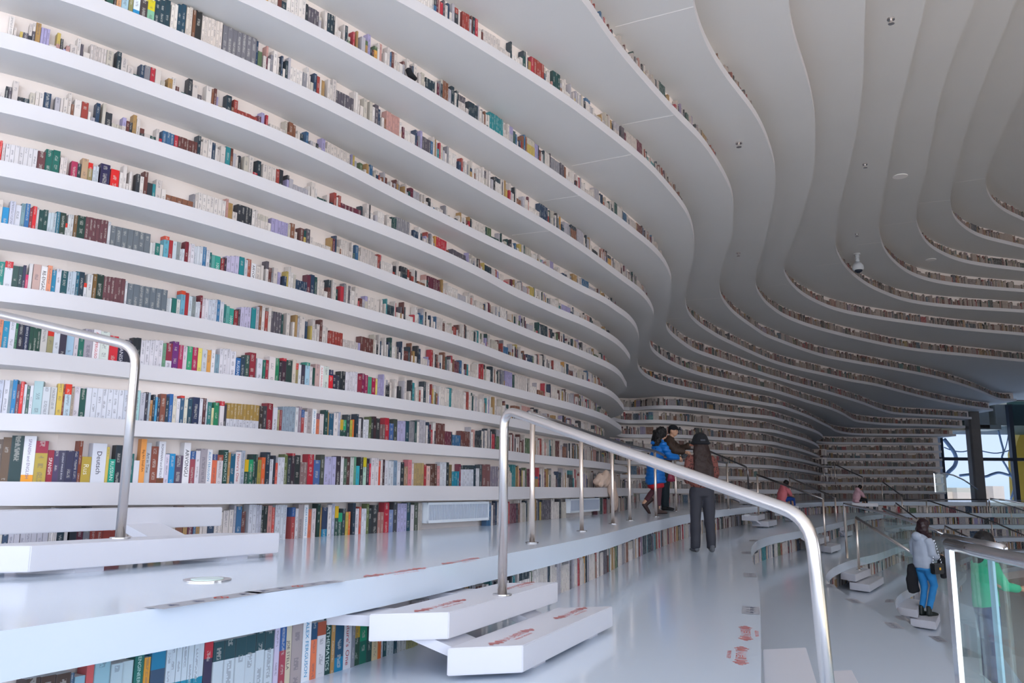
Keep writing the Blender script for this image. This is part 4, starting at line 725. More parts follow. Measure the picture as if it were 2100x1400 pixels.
def cname(hx):
    import colorsys
    r, g, b = [int(hx[i:i+2], 16)/255 for i in (0, 2, 4)]; h, s, v = colorsys.rgb_to_hsv(r, g, b); h *= 360
    if s < .13: return 'white' if v > .84 else ('pale grey' if v > .66 else ('grey' if v > .4 else 'black'))
    if s < .3 and v > .8: return ('cream' if 20 < h < 70 else 'pale blue' if 160 < h < 235 else 'lilac' if 235 <= h < 300 else 'pale green' if 70 <= h <= 160 else 'pale pink')
    if v < .3: return 'dark blue' if 190 < h < 260 else ('dark green' if 90 < h <= 190 else 'near-black')
    if h < 14 or h > 345: return 'brown' if v < .55 and s < .55 else ('dark red' if v < .72 else ('bright red' if s > .7 else 'coral'))
    if h < 42: return 'brown' if v < .62 else ('tan' if s < .55 else 'orange')
    if h < 66: return 'olive' if v < .65 else ('khaki' if s < .6 else 'yellow')
    if h < 165: return 'green' if v > .45 else 'dark green'
    if h < 198: return 'teal' if v < .75 else 'turquoise'
    if h < 255: return 'navy blue' if v < .5 else ('slate blue' if s < .5 else 'blue')
    if h < 300: return 'purple' if v < .65 else 'lilac'
    return 'magenta' if s > .6 else 'pink'
ROWN = {-1: 'bottom row beside the radiators', -2: 'row under the lower step edge', 0: 'first ledge above the radiators'}
for k in range(1, 19): ROWN[k] = num(k+1)+' ledge above the radiators'
seen = {}
from collections import defaultdict
byrow = defaultdict(list)
for b in BIG: byrow[b['row']].append(b)
allrow = defaultdict(list)
for b in BOOKS:
    if b['area'] > 0: allrow[b['row']].append(b)
for r in allrow: allrow[r].sort(key=lambda b: b['s0'])
for r, L in byrow.items():
    R_ = allrow[r]; idx = {id(b): i for i, b in enumerate(R_)}; rn = ROWN.get(r, 'row under a lower step edge')
    for b in L:
        i = idx[id(b)]; w = b['s1']-b['s0']; wd = 'slim ' if w < .027 else ('thick ' if w > .058 else ''); 
        top = ' with %s top' % cname(b['top'][0]) if b['top'] else ''
        if b['text']: top = ' with %s lettering' % cname(b['tc'])
        p = cname(R_[i-1]['col']) if i else None; n = cname(R_[i+1]['col']) if i+1 < len(R_) else None
        c1 = '%s%s book%s on the %s' % (wd, cname(b['col']), top, rn)
        c2 = '%s%s book between %s and %s ones, %s' % (wd, cname(b['col']), p, n, rn)
        c3 = '%s%s book, %s along the %s' % (wd, cname(b['col']), num(i+1), rn)
        b['cand'] = [c1.strip(), c2.strip(), c3.strip()]
cnt = defaultdict(int)
for b in BOOKS[:300]:
    for c in set(b['cand']): cnt[c] += 1
for b in BIG:
    lab = next((c for c in b['cand'] if cnt[c] == 1 and len(c.replace('-', 'x').split()) <= 16), b['cand'][2])
    P = PATH[b['row']]; a = P.at((b['s0']+b['s1'])/2); org = (a.x, a.y, ROW[b['row']][1])
    o = link('book', mesh_of('book', [b], org), None); o.location = org
    tag(o, lab, 'book', 'books on the '+ROWN.get(b['row'], 'risers'))
o = link('books', mesh_of('books', REST), None)
tag(o, 'thousands of small coloured books filling the curved tiers beyond the nearest ones', 'books', None, 'stuff')
# ---------------------------------------------------------------- the glazed end wall and what is outside
bm = bmesh.new(); box(bm, (42, 3, 0), (42.3, 49, 12.2)); box(bm, (42, -9, 0), (42.3, 3, 2)); box(bm, (42, -9, 10.8), (42.3, 3, 12.2)); tag(obj('wall_right', bm, M_slab), 'plain unseen side wall with an opening shaped for daylight', None, None, 'structure')  # unseen; opening sized to control the light from this side
bm = bmesh.new(); box(bm, (-24.3, 1.4, 0), (-24, 49, 12.2)); tag(obj('wall_back', bm, M_slab), 'plain unseen wall behind the shelving, cut short for daylight', None, None, 'structure')  # unseen; stops short so sky light comes in from the left
bm = bmesh.new(); box(bm, (14, -9.3, 0), (42, -9, 12.2)); box(bm, (-24, -9.3, 10.5), (14, -9, 12.2))  # unseen; opening width and beam height shaped for sun and sky light
tag(obj('wall_front_unseen', bm, M_slab), 'unseen front wall with its opening shaped for the daylight', None, None, 'structure')
YW = 48.6
def colx(px, y=YW): return (px-1050)/F_*(y*math.cos(_p)+.3)
win = empty('window_1', (30, YW, 3), None, None); win['kind'] = 'structure'
bm = bmesh.new(); box(bm, (20, YW-.02, 0), (42, YW, 8.2)); tag(obj('window_glass', bm, M_tint, win), None, None, None, 'structure')
bm = bmesh.new()
for px, wd in ((1932, .16), (2079, .24)):
    x = colx(px); box(bm, (x-wd/2, YW-.25, 0), (x+wd/2, YW+.05, 8.2))
for x in (33.2, 36.4, 39.6): box(bm, (x-.12, YW-.25, 0), (x+.12, YW+.05, 8.2))
for h in (1.85, 5.35, -1.0): box(bm, (20, YW-.2, ZC+h-.09), (42, YW+.04, ZC+h+.09))
tag(obj('window_frame', bm, M_dark, win), None, None, None, 'structure')
cx = colx(2001, 46.6)
bm = bmesh.new(); prism(bm, [(cx-.25, 46.2), (cx+.25, 46.2), (cx+.3, 46.35), (cx+.3, 46.75), (cx+.2, 46.9), (cx-.2, 46.9), (cx-.3, 46.75), (cx-.3, 46.35)], 0, ZC+4.4)
tag(obj('column', bm, M_grey), 'tall dark grey column standing before the end window', 'column')
M_cream = mat('cream_paint', 'cfcabb', .6); M_teal = mat('dark_teal_cladding', '24433f', .5, var=.3, vscale=1.2)
bm = bmesh.new()
for px, y0, y1 in ((2027, 826, 878), (2066, 826, 872), (1996, 842, 858)):
    x = colx(px, 50); z0 = ray(px, y1, 50).z; z1 = ray(px, y0, 50).z; box(bm, (x-.35, 50, z0), (x+.35, 51.7, z1+1))
box(bm, (colx(2002, 50), 50, ray(2030, 880, 50).z), (colx(2062, 50), 51.7, ray(2030, 871, 50).z))
tag(obj('entrance_portal', bm, M_cream), 'cream frame of uprights and a beam outside the end window', 'portal')
bm = bmesh.new(); box(bm, (22, 51.5, ray(2050, 872, 51.5).z), (50, 60, ray(2050, 872, 51.5).z+6))
tag(obj('canopy', bm, M_teal), 'dark teal canopy hanging outside above the end window', 'canopy')
bm = bmesh.new(); box(bm, (colx(1938, 46.8), 46.8, ray(1960, 882, 46.8).z), (colx(1998, 46.8), 48.2, ray(1960, 877, 46.8).z))
tag(obj('ceiling_beam', bm, M_cream), 'cream beam running from the shelves to the grey column', 'beam')
M_beige = mat('beige_render', 'c9b9a5', .8, var=.25, vscale=.3); M_snow = mat('pale_plaza', (.62, .68, .78, 1), .8)
bm = bmesh.new()
x0, x1 = colx(1962, 90), colx(2060, 90); box(bm, (x0, 90, 0), (x1-1.5, 96, ray(2000, 1000, 90).z)); box(bm, (x0-4, 91, 0), (x0+1, 96, ray(2000, 1008, 90).z)); box(bm, (colx(2020, 90), 88.5, 0), (colx(2042, 90), 90, ray(2000, 996, 88.5).z))
o = obj('building', bm, M_beige); tag(o, 'low beige building outside beyond the end window', 'building')
bm = bmesh.new(); box(bm, (-60, 62, -.5), (140, 140, -.1)); tag(obj('ground_plaza', bm, M_snow), 'pale paved plaza outside the end window', None, None, 'structure')
M_yel = mat('mustard_panel', 'b8921c', .6)
bm = bmesh.new(); v = []
pts = [(2100, 868), (2094, 885), (2086, 905), (2080, 930), (2080, 998), (2160, 998), (2200, 860)]
P_ = [ray(x, y, 60) for x, y in pts]; P_[4].z = 0; P_[5].z = 0; a = [bm.verts.new(p) for p in P_]; b_ = [bm.verts.new(p+Vector((0, .8, 0))) for p in P_]; bm.faces.new(a); bm.faces.new(b_)
for i in range(len(a)): bm.faces.new((a[i], a[(i+1) % len(a)], b_[(i+1) % len(a)], b_[i]))
tag(obj('facade_panel', bm, M_yel), 'curved mustard yellow panel outside at the edge of the end window', 'panel')
M_blue = mat('blue_grey_tube', '8199bb', .5)
for i, (r, pts) in enumerate(((.24, [(1936, 900), (1948, 915), (1957, 928), (1961, 942), (1957, 956), (1945, 968), (1938, 978)]), (.13, [(1918, 918), (1923, 935), (1930, 944)]), (.16, [(1968, 975), (2000, 972), (2020, 977), (2035, 972), (2050, 969), (2072, 975)]), (.12, [(2047, 880), (2053, 905), (2058, 925), (2055, 940), (2066, 960), (2078, 985), (2080, 1000), (2073, 1024)]), (.07, [(1936, 917), (1955, 924), (1975, 926), (1998, 921), (2020, 926), (2045, 929), (2075, 922)]), (.06, [(2069, 884), (2064, 912), (2055, 938)]))):
    P_ = [ray(x, y, 56) for x, y in pts]; Q = []
    for a_, b2, c2, d2 in zip([P_[0]]+P_, P_, P_[1:], P_[2:]+[P_[-1]]):
        for t in range(4):
            t /= 4; Q.append(.5*((2*b2)+(c2-a_)*t+(2*a_-5*b2+4*c2-d2)*t*t+(3*b2-a_-3*c2+d2)*t**3))
    Q.append(P_[-1]); bm = bmesh.new(); tube(bm, Q, r*.55, 8)
    tag(obj('curved_tube', bm, M_blue, None, True), ['thick blue grey bent tube outside, beside the bookcase end', 'short thin blue tube outside at the bookcase end', 'wavy blue tube outside crossing low behind both panes', 'long thin blue tube outside bending down beside the mustard panel', 'thin blue cable outside sagging across the upper panes', 'thin straight blue rod outside in the upper pane'][i], 'tube', 'tubes outside the window')

# ---------------------------------------------------------------- stepping blocks
def decal_text(bm, o, ux, uy, L, s='小心台阶', sub='MIND THE STEP', mi=0):
    """red step warning: a row of short bars at both ends, characters between, small words below"""
    n = ux.cross(uy).normalized()*.0015
    def quad(u0, v0, u1, v1, sk=0):
        q = [bm.verts.new(o+ux*(u0+sk*0)+uy*v0+n), bm.verts.new(o+ux*u1+uy*v0+n), bm.verts.new(o+ux*(u1+sk)+uy*v1+n), bm.verts.new(o+ux*(u0+sk)+uy*v1+n)]
        bm.faces.new(q).material_index = mi
    for i, h in enumerate((.3, .7, 1, .55, .8)):
        for sgn in (-1, 1):
            u = sgn*(L*.5-i*L*.055); quad(u-L*.012, -.16*L*h/2, u+L*.012, .16*L*h/2, .02*L)
    for body, y, size in ((s, 0, .125), (sub, -.125, .042)):
        tv, tf, tw, th, tx, ty = text_mesh(body); sc = size*L/max(th, .01)
        if tw*sc > L*.5: sc = L*.5/tw
        vs = [bm.verts.new(o+ux*(v[0]-tx)*sc+uy*((v[1]-ty)*sc+y*L)+n) for v in tv]
        for f in tf:
            try: bm.faces.new([vs[i] for i in f]).material_index = mi
            except ValueError: pass
def block(c4, th, label, warn=(), group='white floating stepping blocks', foot=None):
    """c4: four top corners, world points at one height"""
    z = c4[0].z; ctr = sum(c4, Vector())/4
    root = empty('step_block', (ctr.x, ctr.y, z-th), label, 'step', group)
    bm = bmesh.new(); prism(bm, c4, z-th, z); bmesh.ops.bevel(bm, geom=bm.edges[:], offset=.004, segments=2, affect='EDGES')
    obj('tread', bm, M_block, root)
    if foot: 
        x, y = (c4[0]-c4[1]), (c4[2]-c4[1])
        for t in (.18, .78):
            bm = bmesh.new(); q = c4[1]+y*t+x*.12; r = [q, q+y*.1, q+y*.1+x*.7, q+x*.7]; prism(bm, r, foot, z-th); obj('foot', bm, M_block, root)
    for (t, rev) in warn:
        bm = bmesh.new(); y = (c4[2]-c4[1]); x = (c4[0]-c4[1]).normalized(); yn = y.normalized()*(1 if not rev else -1); xx = x*(1 if not rev else -1)
        decal_text(bm, c4[1]+y*t+(c4[0]-c4[1])*.48, yn, xx if True else x, min(.55, y.length*.34))
        obj('step_warning', bm, M_red, root)
    return root
def quad_px(A, B, Cc, h, D=None):
    a, b, c = unp(*A, h), unp(*B, h), unp(*Cc, h); d = unp(*D, h) if D else a+(c-b); return [a, b, c, d]
h = H_
cD = quad_px((917, 1329), (1072.5, 1323), (1256, 1242.5), -2*h+.15)
cC = quad_px((757, 1259), (921, 1255), (1144, 1193), -2*h+.30)
block(cD, .125, 'white step block, lower of the two below the main handrail post', [(.2, 0), (.8, 0)], foot=ZC-2*h)
block(cC, .125, 'white step block carrying the main handrail post', [(.2, 0), (.85, 0)])
wv = cC[0]-cC[1]; wv = Vector((wv.x, wv.y, 0))
def pair_px(f, r, h_, wl=1.0):
    b, c = unp(*f, h_), unp(*r, h_); t = (c-b).normalized(); n = Vector((-t.y, t.x, 0))
    w_ = n*(wv.length*wl); return [b+w_, b, c, c+w_]
cA = pair_px((64, 1119), (574, 1092), -h+.15); cA = [cA[1]+wv, cA[1], cA[2], cA[2]+wv]
tB = (cA[2]-cA[1]).normalized(); b2 = unp(457, 1039.5, -h+.30); cB = [b2-tB*(cA[2]-cA[1]).length, b2]; cB = [cB[0]+wv, cB[0], cB[1], cB[1]+wv]
block(cA, .125, 'white step block holding the bent handrail post near the wall', [], foot=ZC-h)
block(cB, .125, 'white step block directly under the first wall ledge', [])
def stringer(name, lo, hi, wid, th, label):   # a sloping white carrier plate under the blocks
    bm = bmesh.new(); d = (hi-lo); s = Vector((-d.y, d.x, 0)).normalized()*wid/2; dn = Vector((0, 0, -th))
    a = [lo-s, lo+s, hi+s, hi-s]; v = [bm.verts.new(p) for p in a]+[bm.verts.new(p+dn) for p in a]
    for f in ((0, 1, 2, 3), (7, 6, 5, 4), (0, 4, 5, 1), (1, 5, 6, 2), (2, 6, 7, 3), (3, 7, 4, 0)): bm.faces.new([v[i] for i in f])
    tag(obj(name, bm, M_block), label, 'support', 'sloping carriers under the step blocks')
def carriers(lo4, hi4, zcap, lab):
    """two sloping plates that the pair of blocks sits on, reaching up under the floor above"""
    v = hi4[0]-lo4[0]; v = Vector((v.x, v.y, 0)); y = lo4[3]-lo4[0]; z0 = lo4[0].z-.022; rise = hi4[0].z-lo4[0].z
    for (t0, t1), w_ in (((.07, .25), 'near'), ((.72, .88), 'far'))[0 if 'main' in lab else 1:]:
        bm = bmesh.new(); prev = None; T_ = lo4[0].z-.022
        for s_, z in ((-.35, T_-.05), (0, T_), (1, T_+rise), (2.2, T_+rise+.010)):
            vv = v*s_ if s_ > 0 else (lo4[0]-lo4[1])*s_; p0 = lo4[0]+y*t0+vv; p1 = lo4[0]+y*t1+vv
            cur = [bm.verts.new((p.x, p.y, zz)) for p, zz in ((p0, z), (p1, z), (p1, z-.05), (p0, z-.05))]
            if prev:
                for i in range(4): bm.faces.new((prev[i], prev[(i+1) % 4], cur[(i+1) % 4], cur[i]))
            else: bm.faces.new(cur)
            prev = cur
        bm.faces.new(prev)
        tag(obj('step_carrier', bm, M_block), 'sloping carrier plate at the %s end of %s' % (w_, lab), 'support', 'sloping carriers under the step blocks')
carriers(cD, cC, ZC-h-.10, 'the blocks below the main handrail')
carriers(cA, cB, ZC-.10, 'the blocks beneath the wall ledge')
# blocks down to the next floor, at the foot of the picture
def rail_block(f, r, h_, label, L=None, wl=1.0, left=True, **k):
    b, c = unp(*f, h_), unp(*r, h_); t = (c-b).normalized()
    if L: c = b+t*L
    n = Vector((-t.y, t.x, 0))*(1 if left else -1); w_ = n*.42*wl
    return block([b+w_, b, c, c+w_], .125, label, **k)
eR = unp(1653, 1327, -2*h-.15); eN = unp(1675, 1400, -2*h-.15); tE = (eN-eR).normalized(); eL = unp(1565, 1331, -2*h-.15)
cE = [eL, eR, eR+tE*2.6, eL+tE*2.6]; block(cE, .125, 'white step block with red warnings beside the handrail foot', [(.12, 1), (.36, 1)])
fR = unp(1747, 1373, -2*h-.30); fN = unp(1757, 1400, -2*h-.30); fL = unp(1690, 1376, -2*h-.30); tF = tE
block([fL, fR, fR+tF*2.4, fL+tF*2.4], .125, 'white step block lower than the one beside the handrail foot', [(.13, 1)], foot=ZC-3*h)
# small blocks further off: (front-left px, corner px, right px, height, label)
FB = [((1724, 1173), (1754, 1178), (1784.5, 1166), -3*h-.15, 'white step block with a slanting rail post on the stair by the glass', 1),
 ((1753, 1195), (1782.5, 1199), (1812, 1182.5), -3*h-.30, 'white step block at the foot of the stair by the glass', 2),
 ((1841, 1244), (1881, 1251), (1888, 1230), -4*h-.15, 'white step block above the one the girl in jeans stands on', 1),
 ((1878.6, 1269), (1919, 1275), (1927, 1258), -4*h-.30, 'white step block under the boots of the girl in jeans', 2),
 ((1650, 1101), (1676, 1106), (1700, 1099), -2*h-.15, 'upper white step block behind the handrail elbow', 1),
 ((1675, 1117), (1704, 1121), (1724, 1115), -2*h-.30, 'lower white step block behind the handrail elbow', 2),
 ((1527, 1056), (1553, 1057), (1569, 1053), -h-.15, 'upper white step block beyond the woman with the bucket hat', 1),
 ((1551, 1068), (1576, 1069), (1593, 1065.5), -h-.30, 'lower white step block beyond the woman with the bucket hat', 2),
 ((1491, 1013.5), (1512, 1013.8), (1520, 1012.6), -.15, 'small white step block by the far wall, upper one', 1),
 ((1517, 1024), (1540, 1024.5), (1548, 1023), -.30, 'small white step block by the far wall, lower one', 2),
 ((1598, 1048), (1618, 1048.6), (1628, 1046.6), -h-.15, 'upper white step block in front of the child in pink', 1),
 ((1619, 1058), (1642, 1058.6), (1652, 1056.6), -h-.30, 'lower white step block in front of the child in pink', 2),
 ((1710, 1079), (1722, 1080), (1732, 1078), -2*h-.15, 'small white step block beside the end of the tall glass', 1),
 ((1725, 1089), (1738, 1090), (1748, 1087.5), -2*h-.30, 'small white step block behind the end of the tall glass', 2)]
prev = None
for A, B, D, hh, lab, q in FB:
    a, b, c = unp(*A, hh), unp(*B, hh), unp(*D, hh)
    y = (c-b); y = y.normalized()*max(.9, min(1.7, y.length)); x = (a-b); x = x.normalized()*max(.45, min(1.0, x.length))
    c4 = [b+x, b, b+y, b+x+y]; block(c4, .125, lab, foot=(b.z-.15) if q == 2 else None)
    if q == 1: prev = c4
    else:
        lo = (c4[0]+c4[1])/2; hi = (prev[0]+prev[1])/2; d = (hi-lo); hi = hi+Vector((d.x, d.y, 0)).normalized()*.25
        stringer('step_carrier', Vector((lo.x, lo.y, b.z-.12))+y*.2, Vector((hi.x, hi.y, prev[0].z+.02))+y*.2, .14, .05, 'sloping carrier of the '+lab.replace('white ', '').replace('small ', '').replace(' block', '').replace('lower ', ''))

# ---------------------------------------------------------------- handrails
def handrail(name, label, rail, posts, r=.025, pr=.024, mat_=None, group=None, flange=True):
    root = empty(name, posts[0][0] if posts else rail[0], label, 'handrail', group)
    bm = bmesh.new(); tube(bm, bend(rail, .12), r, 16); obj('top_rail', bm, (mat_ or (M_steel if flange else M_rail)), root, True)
    for b, t in posts:
        o = root
        if t is not None: bm = bmesh.new(); tube(bm, [b, t], pr, 14); o = obj('post', bm, M_post, root, True)
        if flange:
            bm = bmesh.new(); bb = Vector(b); tube(bm, [bb+Vector((0, 0, .001)), bb+Vector((0, 0, .008))], .055, 16); obj('flange', bm, mat_ or M_steel, o)
    return root
def up_to(base, px, py):       # the height above base that meets photo row py
    lo, hi = -1, 3
    for _ in range(30):
        m = (lo+hi)/2; q = proj((base.x, base.y, base.z+m))
        if q[1] > py: lo = m
        else: hi = m
    return lo
pa = unp(1030, 1220, -2*h+.30); ta = pa+Vector((0, 0, up_to(pa, 1033, 838)))
dist_b = 3.25
pb_t = ray(1662, 1062, dist_b); pb = Vector((pb_t.x+.03, pb_t.y-.05, ZC-2*h-.15))
handrail('handrail', 'large brushed steel handrail slanting down across the middle of the steps', [pa, ta, pb_t, pb], [(pa, None), (pb, None)], r=.0265, pr=.0265)
pl = unp(246, 1104, -h+.15); tl = pl+Vector((0, 0, up_to(pl, 268, 712)))
end = ray(0, 645, tl.y+.35); d = end-tl; end = tl+d*1.35
handrail('handrail', 'bent steel handrail rising from the step block up to the wall ledges', [pl, tl, end, Vector((end.x, end.y, ZC+.02))], [(pl, None)], r=.0265, pr=.0265)
# the level rail along the upper terrace edge
B2 = [unp(x, y, -h) for x, y in ((1091, 1113), (1193, 1089), (1257, 1074), (1292, 1067), (1345.5, 1059), (1387, 1048), (1461, 1046.5), (1494, 1043.5))]
RH = 1.06
R2 = [p+Vector((0, 0, RH)) for p in B2]; R2 = [R2[0]+(R2[0]-R2[1])*.06]+R2[1:]
handrail('handrail', 'level steel rail along the upper terrace edge that the couple leans on', R2, [(p, p+Vector((0, 0, RH-.01))) for p in B2], r=.025, pr=.022, mat_=M_grail)
def pxpost(xb, yb, yt, hb): b = unp(xb, yb, hb); return b, b+Vector((0, 0, up_to(b, xb, yt)))
def railset(label, spec, extra=None, mat_=None, r=.024):
    P_ = [pxpost(*s) for s in spec]; rail = [p[1] for p in P_]
    if extra: rail = [ray(e[0], e[1], e[2]) for e in extra[0]]+rail+[ray(e[0], e[1], e[2]) for e in extra[1]]
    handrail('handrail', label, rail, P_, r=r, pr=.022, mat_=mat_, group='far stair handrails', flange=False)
y1 = unp(1535, 1005, -.02).y if False else 24
b = ray(1535, 1004, 24.5); t_ = ray(1531, 958, 24.5)
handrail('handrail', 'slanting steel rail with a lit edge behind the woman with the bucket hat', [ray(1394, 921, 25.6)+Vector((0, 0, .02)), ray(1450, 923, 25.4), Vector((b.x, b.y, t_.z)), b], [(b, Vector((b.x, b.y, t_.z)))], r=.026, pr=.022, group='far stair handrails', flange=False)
railset('slanting dark rail beyond the step blocks behind the woman with the bucket hat', [(1556, 1055, 973, -h-.15), (1693, 1119, 1023, -2*h-.30)], None)
railset('steel rail beside the child in pink, sloping to the glass', [(1622, 1040, 979, -h-.10), (1716, 1077, 1020, -2*h-.10)], None)
def simple_rail(label, pts, posts, r=.026):   # pts (px,py,Y); posts (px, ytop, ybot, Y)
    P_ = []
    for px, yt, yb, Y in posts:
        b = ray(px, yb, Y); t = ray(px, yt, Y); P_.append((b, Vector((b.x, b.y, t.z))))
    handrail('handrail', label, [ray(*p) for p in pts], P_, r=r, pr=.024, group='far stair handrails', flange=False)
simple_rail('short level rail high by the corner of the far bookcase', [(1676, 957, 40), (1706, 958, 40)], [(1691, 958, 987, 40), (1706, 958, 988, 40)])
simple_rail('dark slanting rail before the far bookcase, above the person in pink lying down', [(1714, 953, 39), (1769, 978, 37)], [(1714, 955, 993, 39), (1770, 979, 1010, 37)])
simple_rail('dark slanting rail before the middle of the far bookcase', [(1810, 988, 37), (1851, 1017, 35)], [(1811, 992, 1034, 37), (1852, 1018, 1059, 35)])
simple_rail('lower dark slanting rail in front of the far terraces', [(1837, 1031, 34), (1881, 1064, 32)], [(1837, 1034, 1052, 34), (1881, 1064, 1072, 32)])
simple_rail('long dark level rail on the far terrace under the end window', [(1853, 1024, 36), (2027, 1024, 36)], [(1855, 1026, 1060, 36), (2027, 1024, 1068, 36)])
simple_rail('long dark rail sloping down the far terraces to the hall', [(1903, 1026, 35), (2033, 1068, 31), (2120, 1106, 28)], [(1903, 1027, 1071, 35), (2036, 1069, 1100, 31)])
simple_rail('dark rail sloping down beside the crouching dark haired person', [(1938, 1078, 28), (1985, 1101, 26)], [(1939, 1080, 1100, 28), (1985, 1101, 1130, 26)])
simple_rail('dark rail falling away from the window at the hall side', [(2031, 1024, 36), (2110, 1050, 34)], [(2032, 1026, 1068, 36), (2076, 1040, 1075, 35)])
# ---------------------------------------------------------------- glass balustrades
def balustrade(label, top, bot, r, glassm=M_glass, railm=None, posts=()):
    """top: points of the rail; bot: foot of the glass under each"""
    root = empty('glass_balustrade', bot[0], label, 'balustrade', 'glass balustrades')
    bm = bmesh.new(); n = 3 if len(top) < 4 else 4
    for i in range(len(top)-1):
        a, b, c, d = [bot[i], bot[i+1], top[i+1], top[i]]; t = (b-a); off = Vector((-t.y, t.x, 0)).normalized()*.006
        g = .006; a = a.lerp(b, g); d = d.lerp(c, g)
        v = [bm.verts.new(p-off) for p in (a, b, c, d)]+[bm.verts.new(p+off) for p in (a, b, c, d)]
        for f in ((0, 1, 2, 3), (7, 6, 5, 4), (0, 4, 5, 1), (1, 5, 6, 2), (2, 6, 7, 3), (3, 7, 4, 0)): bm.faces.new([v[k] for k in f])
    obj('glass_panel', bm, glassm, root)
    bm = bmesh.new(); tube(bm, top, r, 18); obj('top_rail', bm, railm or M_chrome, root, True)
    for i, w in posts:
        bm = bmesh.new(); a = bot[i]-Vector((0, 0, .002)); b = top[i]; box(bm, (-w, -.02, 0), (w, .02, (b-a).length), None, a); obj('post' if w > .008 else 'glass_strip', bm, M_chrome if w > .008 else mat('pale_blue_strip', '9fc3d6', .5), root)  # narrow widths get a plain pale blue strip
    return root
def dn(p, z): return Vector((p.x, p.y, p.z-z))
G1 = [ray(1731, 1034, 17), ray(1768, 1041, 16.6), ray(1807, 1050, 16.2), ray(1836, 1058, 15.9), ray(1864, 1067, 15.6), ray(1904, 1082, 15.3), ray(1941, 1098, 15.0)]
balustrade('long clear glass balustrade with a bright rail behind the girl in jeans', G1, [dn(p, 1.05) for p in G1], .026, posts=[(0, .02)])
G1b = [ray(1811, 1043, 22), ray(1850, 1059, 19.5), ray(1880, 1073, 18), ray(1900, 1085, 17)]
balustrade('shorter glass balustrade with a thin bright rail beyond the long one', G1b, [dn(p, 1.0) for p in G1b], .03)
G2 = [ray(1946, 1115, 3.95), ray(2000, 1128, 3.6), ray(2060, 1141, 3.3), ray(2110, 1152, 3.1), ray(2240, 1180, 2.7), ray(2500, 1230, 2.2)]
balustrade('big steel topped glass balustrade at the edge of the terrace by the hall', G2, [Vector((p.x, p.y, ZC-3*h)) for p in G2], .027, posts=[(0, .012)])
G2b = [ray(1940, 1103, 4.6), ray(1990, 1113, 4.2), ray(2030, 1121, 3.95), ray(2054, 1127, 3.82)]
balustrade('steel topped glass balustrade just behind the big one', G2b, [Vector((p.x, p.y, ZC-3*h)) for p in G2b], .027, posts=[(2, .006)])
G3 = [ray(1915, 970, 42), ray(1935, 970, 42), ray(1955, 974, 42), ray(1975, 983, 42), ray(1992, 994, 42), ray(2005, 1003, 42)]
balustrade('arched glass balustrade before the end window', G3, [Vector((p.x, p.y, min(p.z-.05, ray(1950, 1009, 42).z))) for p in G3], .035, posts=[(0, .03)])
G4 = [ray(2031, 1022, 33), ray(2060, 1025, 33), ray(2100, 1032, 33), ray(2160, 1045, 33)]
balustrade('low glass balustrade on the landing under the yellow panel', G4, [dn(p, 1.1) for p in G4], .03)
# stair handrail in front of the girl
pH = unp(1762, 1168, -3*h-.15); pHt = pH+Vector((0, 0, up_to(pH, 1757, 1061))); pI = unp(1890, 1240, -4*h-.15)
handrail('handrail', 'dark stair rail passing in front of the girl in jeans', [pHt, ray(1886, 1143, pI.y)], [(pH, pHt), (pI, ray(1886, 1143, pI.y))], r=.028, pr=.024)

# ---------------------------------------------------------------- radiators, lamp, floor marks, camera, seams
for (s0, s1), lab in zip(RAD, ('wide white ribbed radiator on the wall under the first ledge', 'smaller white radiator between the thin rail posts', 'narrow white radiator by the boots of the couple')):
    P = PATH[-1]; a, c = P.at(s0), P.at(s1); t = (c-a).normalized(); n = Vector((t.y, -t.x)); zb, zt = ZC-h+.07, ZC-.165
    root = empty('radiator', (*((a+c)/2), zb), lab, 'radiator', 'white wall radiators'); rot = Matrix(((t.x, n.x, 0), (t.y, n.y, 0), (0, 0, 1)))
    L = (c-a).length; o3 = Vector((a.x, a.y, 0))
    bm = bmesh.new(); box(bm, (0, -.02, zb), (L, .05, zt), rot, o3); obj('body', bm, mat('radiator_white', 'dfe6ee', .4), root)
    bm = bmesh.new()
    for q in ((0, zb, L, zb+.03), (0, zt-.025, L, zt), (0, zb, .02, zt), (L-.02, zb, L, zt)): box(bm, (q[0], .05, q[1]), (q[2], .062, q[3]), rot, o3)
    obj('rim', bm, MATS['radiator_white'], root)
    bm = bmesh.new(); k = int(L/.03)
    for i in range(1, k): box(bm, (L*i/k-.006, .05, zb+.03), (L*i/k+.006, .059, zt-.025), rot, o3)
    obj('ribs', bm, mat('radiator_rib', 'b4bccb', .4), root)
cL = unp(425, 1189.5, -h); bm = bmesh.new(); tube(bm, [cL+Vector((0, 0, .0005)), cL+Vector((0, 0, .006))], .11, 40); root = empty('floor_lamp', cL, 'round recessed uplight in the polished terrace floor', 'lamp')
obj('trim_ring', bm, M_steel, root); bm = bmesh.new(); tube(bm, [cL+Vector((0, 0, .006)), cL+Vector((0, 0, .009))], .075, 32); obj('lens', bm, mat('green_glass_lens', 'cfe6dc', .15), root)
